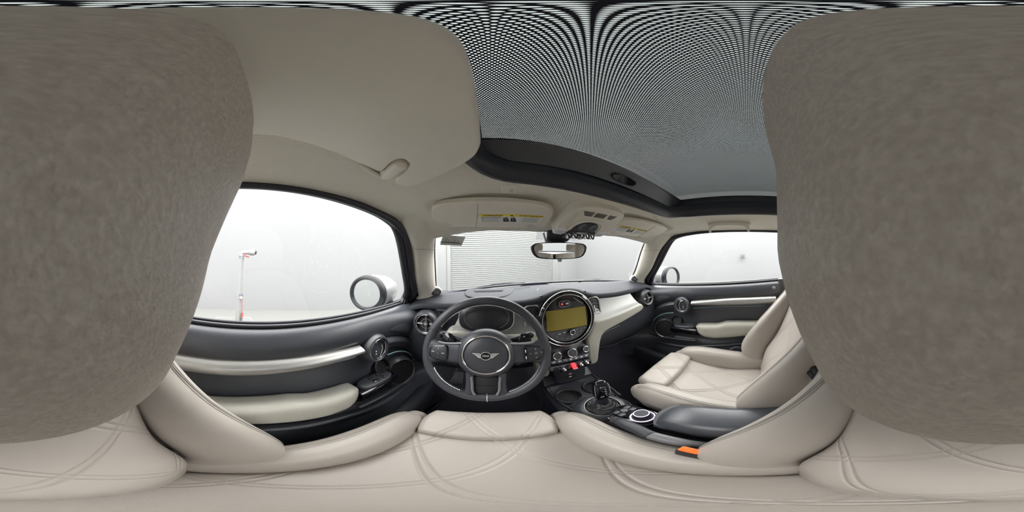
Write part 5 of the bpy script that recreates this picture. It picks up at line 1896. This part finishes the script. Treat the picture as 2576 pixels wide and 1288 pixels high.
def console():
    T = thing('centre_console', (0, .25, -.86), 'dark centre console with two cup holders and gear selector bezel', 'console')
    # side walls and rear body
    rows = []
    for y, zt, w_ in ((.70, -.575, .100), (.64, -.600, .106), (.595, -.640, .110)):
        rows.append([(-w_ - .02, y, -.90), (-w_ - .006, y, zt - .05), (-w_ + .010, y, zt - .006), (0, y, zt - .004), (w_ - .010, y, zt - .006), (w_ + .006, y, zt - .05), (w_ + .02, y, -.90)])
    surf('front_tray', rows, 40, 12, 'soft_black', T)
    # deck with real openings
    cups = [(-.056, .500, .043), (.055, .512, .036)]
    nx, ny = 61, 46
    vs, idx = [], {}
    y0, y1 = .425, .610
    for j in range(ny):
        for i in range(nx):
            u = -.118 + .236 * i / (nx - 1)
            v = y0 + (y1 - y0) * j / (ny - 1)
            z = -.662 + .010 * (v - .5) / .1 - .02 * max(0, abs(u) - .10) / .018
            idx[i, j] = len(vs)
            vs.append(Vector((u, v, z)))
    fs = []
    for j in range(ny - 1):
        for i in range(nx - 1):
            c = (vs[idx[i, j]] + vs[idx[i + 1, j + 1]]) / 2
            if any(math.hypot(c.x - a, c.y - b) < r for a, b, r in cups):
                continue
            fs.append((idx[i, j], idx[i + 1, j], idx[i + 1, j + 1], idx[i, j + 1]))
    pyd('deck', vs, fs, 'soft_black', T, 60)
    for a, b, r in cups:
        H = lathe('cup_holder', (a, b, -.660), (0, 0, 1), [(r + .006, -.012), (r + .006, .004), (r + .003, .007), (r - .001, .006), (r - .002, -.004), (r - .003, -.075), (0., -.077)], 'black_matt', T, 48)
        ring('cup_rim', (a, b, -.654), (0, 0, 1), r + .003, .0032, 'soft_black', H, 48, 8)
        for k in (200, 320):
            box('cup_tab', (a + (r - .004) * math.cos(rad(k)), b + (r - .004) * math.sin(rad(k)), -.668), .010, .008, .014, 'dark_plastic', H, .002)
    for s in (-1, 1):
        surf('side_wall', [[(s * x, y, -.655) for x, y in ((.108, .62), (.106, .5), (.088, .40))], [(s * x, y, -.70) for x, y in ((.118, .62), (.112, .5), (.086, .39))], [(s * x, y, -.92) for x, y in ((.125, .64), (.112, .5), (.086, .38))]], 14, 10, 'soft_black', T, .006)
        surf('rear_side', [[(s * x, y, -.665) for x, y in ((.085, .42), (.066, .34), (.064, .0), (.064, -.35))], [(s * x, y, -.70) for x, y in ((.10, .42), (.067, .34), (.065, .0), (.065, -.35))], [(s * x, y, -.92) for x, y in ((.12, .42), (.068, .34), (.066, .0), (.066, -.35))]], 16, 10, 'soft_black', T, .006)
    surf('rear_deck', [[(x * k, y, -.652 - .02 * (abs(x) > .07)) for x in (-.090, -.06, 0, .06, .090)] for y, k in ((.45, 1.0), (.33, .76), (.1, .72), (-.35, .72))], 16, 16, 'soft_black', T, .006)
    # raised gear bezel
    g = Vector((-.010, .372, -.640))
    lathe('gear_bezel', g, (0, -.10, 1), [(.098, -.040), (.086, -.018), (.078, -.004), (.066, .006), (.058, .007), (.054, .002), (.052, -.014)], 'dark_plastic', T, 64)
    ring('bezel_ring', g + Vector((0, 0, .005)), (0, -.10, 1), .0555, .0018, 'satin_silver', T, 56, 8)
    tube('bezel_seam', [g + Vector((.094 * math.cos(rad(a)), .094 * math.sin(rad(a)), -.031)) for a in range(170, 371, 10)], .0012, 'pearl_plastic' if False else 'dark_plastic', T, 6, 40)
    # controller plate with glowing dial
    ex, ey = Vector((1, 0, 0)), Vector((0, 1, -.16)).normalized()
    up = ex.cross(ey)
    c = Vector((.002, .262, -.604))
    prism('controller_pod', rrect(c - up * .002, ex, ey, .043, .074, .040), up * -.05, 'soft_black', T, .006, 3)
    P = prism('controller_plate', rrect(c + up * .001, ex, ey, .037, .067, .034), up * -.004, 'gloss_black', T, .001, 2)
    for sx_ in (-1, 1):
        for k in range(2):
            prism('menu_button', rrect(c + ex * (.021 * sx_) + ey * (.044 - .020 * k) + up * .002, ex, ey, .010, .008, .003), up * -.003, 'dark_plastic', P, .001, 2)
    kc = c + ey * -.026 + up * .002
    ring('home_ring', c + ey * .035 + up * .002, up, .0115, .0018, 'black_matt', P, 32, 6, up=(0, 1, 0))
    lathe('home_button', c + ey * .035 + up * .001, up, [(.010, 0.), (.0098, .002), (0., .0022)], 'dark_plastic', P, 28)
    ring('glow_ring', kc, up, .0300, .0020, 'ring_glow', P, 48, 8, up=(0, 1, 0))
    K = lathe('dial', kc, up, [(.0265, 0.), (.0255, .006), (.023, .010), (.0215, .018), (.0195, .021), (.016, .0215), (.0, .0205)], 'soft_black', T, 40, up=(0, 1, 0))
    ring('dial_glow', kc + up * .0205, up, .0195, .0014, 'ring_glow', K, 40, 8, up=(0, 1, 0))
    return T


CONSOLE = console()


def gear_selector():
    b = Vector((-.010, .372, -.640))
    T = thing('gear_selector', b, 'glossy black gear selector with chrome edges in a leather boot', 'gear selector')
    prof = [(.052, -.006), (.050, .004), (.044, .010), (.038, .006), (.036, .010), (.033, .018), (.028, .017), (.026, .022), (.022, .030), (.018, .034)]
    seg = 48
    vs = []
    for j, (r, h) in enumerate(prof):
        for k in range(seg):
            a = 2 * math.pi * k / seg
            f = 1 + .05 * math.sin(5 * a + j * .7) * (j / 9) * (1 - j / 12)
            vs.append(b + Vector((r * f * math.cos(a), r * f * math.sin(a), h + .0025 * math.sin(7 * a + j * 1.3))))
    pyd('boot', vs, grid_faces(seg, len(prof), True), 'boot_leather', T, 60)
    for r, h, a0, a1 in ((.040, .012, 190, 330), (.033, .020, 220, 350), (.046, .008, 30, 150)):
        tube('boot_fold', [b + Vector((r * math.cos(rad(a)), r * math.sin(rad(a)), h + .002 * math.sin(a))) for a in range(a0, a1, 10)], .0035, 'boot_leather', T, 8, 30)
    ax = Vector((-.02, .10, 1)).normalized()
    ex = Vector((.96, -.26, 0)).normalized()       # face looks at the driver and up
    ey = ax.cross(ex).normalized()
    n0 = b + Vector((.002, .004, .028))

    def sec(h, a, c, sh=0.0, e=3.2):
        return sell(n0 + ax * h + ey * sh, ex, ey, a, c, e, 40)
    sausage('neck', [n0, n0 + ax * .02, n0 + ax * .042], [.019, .018, .019], [.017, .016, .017], 'soft_black', T, side=ex, n=8, seg=24, cap=.1)
    secs = [sec(.036, .020, .017), sec(.044, .0235, .022, .002), (sec(.062, .0250, .025, .002)), sec(.090, .0250, .025, .001), sec(.115, .0245, .023, -.001), sec(.130, .0225, .019, -.003), sec(.138, .017, .013, -.004), sec(.141, .008, .006, -.004)]
    vs = [p for s_ in secs for p in s_]
    fs = grid_faces(40, len(secs), True) + [tuple(range(40)), tuple((len(secs) - 1) * 40 + k for k in reversed(range(40)))]
    pyd('knob', vs, fs, 'gloss_black', T, 60)
    for s in (-1, 1):
        tube('chrome_edge', [n0 + ax * h + ex * (s * a) - ey * c for h, a, c in ((.046, .0215, .017), (.065, .0235, .0205), (.092, .0235, .0205), (.115, .0225, .0195), (.130, .019, .015))], .0016, 'chrome', T, 8, 24)
    # shift pattern on the face towards the driver
    f = n0 + ax * .085 - ey * .0252
    nf = -ey
    for s_, u, v in (('P', -.006, .034), ('R', .008, .018), ('N', .008, .006), ('D', .008, -.006), ('S', .008, -.018), ('M/S', -.006, -.022), ('+', .014, -.014), ('-', .014, -.024)):
        text('shift_mark', s_, f + ex * u + ax * v + nf * .0006, ex, ax, .0075, 'print_white', T)
    prism('unlock_button', rrect(f + ax * .030 + nf * .0004, ex, ax, .010, .006, .003), nf * -.002, 'dark_plastic', T, .001, 2)


gear_selector()


def handbrake():
    p = [at(1546, 1055, Z=-.570), at(1575, 1068, Z=-.562), at(1605, 1081, Z=-.556), at(1634, 1094, Z=-.552)]
    q = [at(1640, 1096, Z=-.552), at(1690, 1108, Z=-.556), at(1740, 1117, Z=-.566), at(1790, 1122, Z=-.58)]
    T = thing('handbrake_lever', q[2] + Vector((0, 0, -.09)), 'dark leather handbrake lever with chrome button beside the armrest', 'handbrake')
    sausage('grip', p, [.012, .0155, .0155, .015], [.012, .016, .016, .0155], 'wheel_leather', T, side=(1, 0, 0), n=20, seg=24)
    sausage('lever', q, [.014, .014, .013, .013], [.014, .014, .014, .014], 'lever_grey', T, side=(1, 0, 0), n=14, seg=20)
    d = (p[0] - p[1]).normalized()
    lathe('release_button', p[0] + d * .010, d, [(.0085, -.004), (.0085, .006), (.006, .010), (0., .011)], 'chrome', T, 20)
    ring('grip_ring', p[0] + (p[1] - p[0]) * .35, d, .0152, .0012, 'soft_black', T, 28, 6)


handbrake()


def armrest():
    T = CONSOLE
    A = hpad('armrest', (.0140, .020, -.545), (1, 0, 0), (0, 1, -.02), (0, 0, 1), .062, .178, lambda u, v: .038 - .008 * u * u - .040 * max(0, v - .35) ** 2 / .42, .006, 'dark_plastic', T, rnd=.030, sq=.45)
    sausage('armrest_box', [Vector((.0140, .165, -.590)), Vector((.0140, .10, -.588)), Vector((.0140, -.06, -.588)), Vector((.0140, -.16, -.588))], [.044, .050, .052, .052], [.038, .042, .044, .044], 'soft_black', A, side=(1, 0, 0), e=4, n=16, seg=28)
    tube('armrest_gap', [Vector((-.036, .15, -.558)), Vector((-.046, .08, -.558)), Vector((-.047, -.14, -.558))], .0018, 'black_matt', A, 6, 12)


armrest()


def buckle():
    c = at(1752, 1136, Z=-.530)
    T = thing('seat_belt_buckle', c + Vector((0, 0, -.1)), 'black seat belt buckle with orange release button beside the driver seat', 'buckle')
    ex, ey = Vector((.2, .97, .06)).normalized(), Vector((-.97, .2, 0)).normalized()
    up = ex.cross(ey)
    if up.z < 0:
        up = -up
    box('housing', c - up * .026, .056, .020, .048, 'black_matt', T, .006, rot3(ex, up.cross(ex), up))
    prism('release_button', rrect(c + up * .003, ex, up.cross(ex), .025, .0080, .003), up * -.010, 'orange_plastic', T, .002, 2)
    tube('stem', [c - up * .05, c - up * .12 - ex * .02], .012, 'black_matt', T, 10, 6)


buckle()

# ================================================================== SEATS


def seat(cx, dy, lean, label, driver):
    """sports seat; lean tips the backrest further back, dy slides the whole seat"""
    s0 = Vector((cx, dy, 0))
    T = thing('sports_seat', s0 + Vector((0, .12, -.90)), label, 'seat', 'front seats')
    Xv, Yv, Zv = Vector((1, 0, 0)), Vector((0, 1, 0)), Vector((0, 0, 1))

    def q(u, y, z):
        return s0 + Vector((u, y, z))
    # ---- base
    surf('seat_base', [[q(u, y, z) for u, y, z in ((-.20, -.10, -.70), (-.20, -.10, -.80), (-.20, -.10, -.90))], [q(-.205, .12, -.68), q(-.205, .12, -.78), q(-.20, .12, -.90)], [q(-.20, .36, -.66), q(-.20, .36, -.74), q(-.20, .34, -.90)], [q(0, .40, -.67), q(0, .40, -.74), q(0, .37, -.90)], [q(.20, .36, -.66), q(.20, .36, -.74), q(.20, .34, -.90)], [q(.205, .12, -.68), q(.205, .12, -.78), q(.20, .12, -.90)], [q(.20, -.10, -.70), q(.20, -.10, -.80), q(.20, -.10, -.90)]], 10, 40, 'black_matt', T, .01)
    # ---- cushion centre
    def ctop(u, v):
        y = v
        return .006 * (1 - u * u) + .020 * max(0, v) ** 2 + .012 * max(0, -v - .3) - .010 * math.exp(-((v + .15) / .5) ** 2)
    hpad('cushion', q(0, .135, -.652), Xv, Vector((0, 1, .11)).normalized(), Vector((0, -.11, 1)).normalized(), .162, .205, ctop, .08, 'leather_quilt_flat', T, nu=44, nv=44, rnd=.018, sq=.12)
    # ---- side bolsters of the cushion
    for s in (-1, 1):
        pts = [q(s * .205, -.07, -.665), q(s * .202, .02, -.652), q(s * .199, .12, -.640), q(s * .195, .22, -.632), q(s * .188, .31, -.632), q(s * .180, .365, -.645)]
        B = sausage('cushion_bolster', pts, [.046, .047, .047, .048, .046, .032], [.062, .066, .070, .074, .070, .046], 'leather', T, side=(1, 0, 0), e=2.7, n=34, seg=34, cap=.8)
        for k, (du, dz) in enumerate(((.010, .075), (.017, .075), (.024, .075))):
            seam_tube('seam', [Vector((p.x + s * du, p.y, p.z + dz * f)) for p, f in zip(pts[1:], (1.0, 1.05, 1.11, 1.05, .69))], B, 'stitch_grey', .0009 if k != 1 else .0013, 60, B)
        seam_tube('piping', [Vector((p.x + s * .0465, p.y, p.z - .005)) for p in pts[1:]], B, 'piping_grey', .0025, 40, B)
    # ---- thigh support
    hpad('thigh_support', q(0, .352, -.600), Xv, Vector((0, 1, .10)).normalized(), Vector((0, -.10, 1)).normalized(), .152, .066, lambda u, v: .020 - .006 * u * u - .012 * max(0, v) ** 2, .035, 'leather_quilt_flat', T, nu=40, nv=28, rnd=.020, sq=.42)
    tube('support_piping', [q(.150 * math.sin(a), .352 - .062 * math.cos(a) if False else .352 - .063 * abs(math.cos(a)) ** .4 * (1 if math.cos(a) > 0 else -1), -.606) for a in [rad(d) for d in range(-80, 81, 10)]], .004, 'leather', T, 8, 40)
    # ---- backrest: everything below turns about the crease line
    hinge = q(0, -.035, -.665)
    R = Matrix.Rotation(lean, 3, 'X')

    def b(u, y, z):
        return hinge + R @ (q(u, y, z) - hinge)
    by, bz = R @ Vector((0, -.16, 1)).normalized(), R @ Vector((0, 1, .16)).normalized()

    def btop(u, v):
        return .020 * math.exp(-((v + .45) / .35) ** 2) - .012 * (1 - u * u) * (v > -.2) * (v + .2) + .006 * (1 - u * u)
    hpad('backrest', b(0, -.090, -.405), Xv, by, bz, .170, .262, btop, .09, 'leather_quilt_back', T, nu=40, nv=48, rnd=.020, sq=.10)
    # shell and rear face
    surf('back_shell', [[b(u, -.16 - .02 * (1 - (u / .25) ** 2) - .10 * k, z) for u in (-.235, -.12, 0, .12, .235)] for k, z in ((0, -.68), (.3, -.5), (.6, -.3), (1.0, -.12))], 18, 20, 'leather', T, .03, toward=tuple(b(0, -1, -.3)))
    for s in (-1, 1):
        # front roll of the bolster: bulges forward low down, fades into the shoulder
        pts = [b(s * .205, -.045, -.640), b(s * .212, -.008, -.565), b(s * .214, -.014, -.500), b(s * .212, -.048, -.400), b(s * .209, -.088, -.300), b(s * .200, -.122, -.210), b(s * .180, -.135, -.150)]
        if driver and s > 0:
            pts = [p + Vector((0, -.018 * k / 6, -.026 * k / 6)) for k, p in enumerate(pts)]
        B = sausage('back_bolster', pts, [.034, .042, .045, .045, .044, .042, .036], [.040, .070, .074, .068, .056, .044, .034], 'leather', T, side=(1, 0, 0), e=2.5, n=46, seg=34, cap=.8)
        for du in ((.000, .006, .012) if driver else (-.002, .004)):
            seam_tube('seam', [p + R @ Vector((s * du, h * 1.1, .03)) for p, h in zip(pts[1:], (.070, .074, .068, .056, .044, .034))], B, 'stitch_grey', .0009 if du != .006 else .0013, 60, B)
        # side wing behind the roll
        surf('side_wing', [[b(s * .240, y, z) for y, z in ((.030, -.585), (.020, -.50), (-.03, -.38), (-.09, -.26), (-.13, -.17))], [b(s * .252, y - .06, z) for y, z in ((.010, -.60), (.0, -.50), (-.04, -.38), (-.09, -.26), (-.12, -.16))], [b(s * .248, y - .13, z) for y, z in ((-.0, -.63), (-.01, -.50), (-.05, -.36), (-.09, -.24), (-.11, -.15))]], 24, 12, 'leather', T, .02, toward=tuple(b(s * 2, -.05, -.4)))
        seam_tube('piping', [b(s * .250, y - .012, z) for y, z in ((.010, -.60), (.020, -.50), (-.03, -.38), (-.09, -.26), (-.13, -.17))], T, 'piping_grey', .003)
    # shoulder yoke closing the top
    sausage('shoulder', [b(-.165, -.150, -.165), b(-.08, -.155, -.150), b(.08, -.155, -.150), b(.165, -.150, -.165)], [.040, .045, .045, .040], [.045, .048, .048, .045], 'leather', T, side=(0, 1, 0), n=20, seg=26)
    if not driver:
        k = b(-.262, -.100, -.345)
        nk = Vector((-1, 0, 0))
        for i in range(6):
            a = rad(60 * i)
            lathe('tilt_knob_lobe', k + Vector((0, .017 * math.cos(a), .017 * math.sin(a))), nk, [(.010, -.01), (.0095, .018), (.006, .022), (0., .022)], 'black_matt', T, 14)
        lathe('tilt_knob', k, nk, [(.022, -.01), (.020, .020), (.012, .026), (0., .026)], 'black_matt', T, 28)
        # release handle at the outer side
        sausage('release_handle', [q(.262, .03, -.60), q(.266, .07, -.585), q(.262, .10, -.60)], .010, .016, 'soft_black', T, side=(1, 0, 0), n=10, seg=14)
    # ---- headrest
    if driver:
        hc = [(.0, -.150), (.0, -.110), (.0, -.05), (.0, .0), (.0, .05), (.0, .09), (.0, .115)]
        rows = []
        # cross-sections from bottom to top: (z, half width, front y, depth)
        secs = [(-.158, .060, -.088, .030), (-.148, .105, -.069, .060), (-.120, .136, -.053, .090), (-.080, .149, -.0415, .106), (-.030, .154, -.0295, .116), (.020, .154, -.0225, .118), (.060, .152, -.0165, .114), (.090, .146, -.0110, .104), (.112, .132, -.0060, .085), (.126, .105, -.0040, .060), (.130, .050, -.014, .030)]
        seg = 44
        sm = crm([(z, w_, f) for z, w_, f, d_ in secs], 48)
        dm = crm([(d_, 0., 0.) for z, w_, f, d_ in secs], 48)
        vs = []
        for (z, w_, f), dd in zip([tuple(v) for v in sm], dm):
            dpt = dd[0]
            c = b(0, 0, 0)
            for k in range(seg):
                a = 2 * math.pi * k / seg
                ca, sa = math.cos(a), math.sin(a)
                e = 3.6
                u = w_ * math.copysign(abs(ca) ** (2 / e), ca)
                yy = (f - dpt / 2) + dpt / 2 * math.copysign(abs(sa) ** (2 / e), sa)
                yy += (u / .15) ** 2 * (.003 + .011 * max(0, min(1, (z + .09) / .09)) + .010 * max(0, min(1, z / .10)))
                yy += (u / .15) ** 2 * .005 - (u / .15) * .016 * max(0, min(1, z / .07))
                vs.append(s0 + Vector((u, yy, z)))
        fs = grid_faces(seg, 48, True) + [tuple(range(seg)), tuple(47 * seg + k for k in reversed(range(seg)))]
        pyd('headrest', vs, fs, 'leather_headrest', T, 60)
        for s in (-1, 1):
            tube('headrest_post', [q(s * .06, -.125, -.16), q(s * .06, -.10, -.05)], .007, 'chrome', T, 12, 4)
    else:
        hp = b(0, -.150, -.020)
        hpad('headrest', hp, Xv, R @ Vector((0, -.05, 1)).normalized(), R @ Vector((0, 1, .05)).normalized(), .145, .120, lambda u, v: .045 - .012 * u * u, .055, 'leather_headrest', T, rnd=.035, sq=.35)
        for s in (-1, 1):
            tube('headrest_post', [b(s * .06, -.160, -.19), b(s * .06, -.155, -.10)], .007, 'chrome', T, 12, 4)
    return T


seat(-.322, 0.0, 0.0, 'cream quilted leather driver seat facing the steering wheel', True)
seat(.326, -.015, rad(11), 'cream quilted leather passenger seat with reclined backrest and dark tilt knob', False)
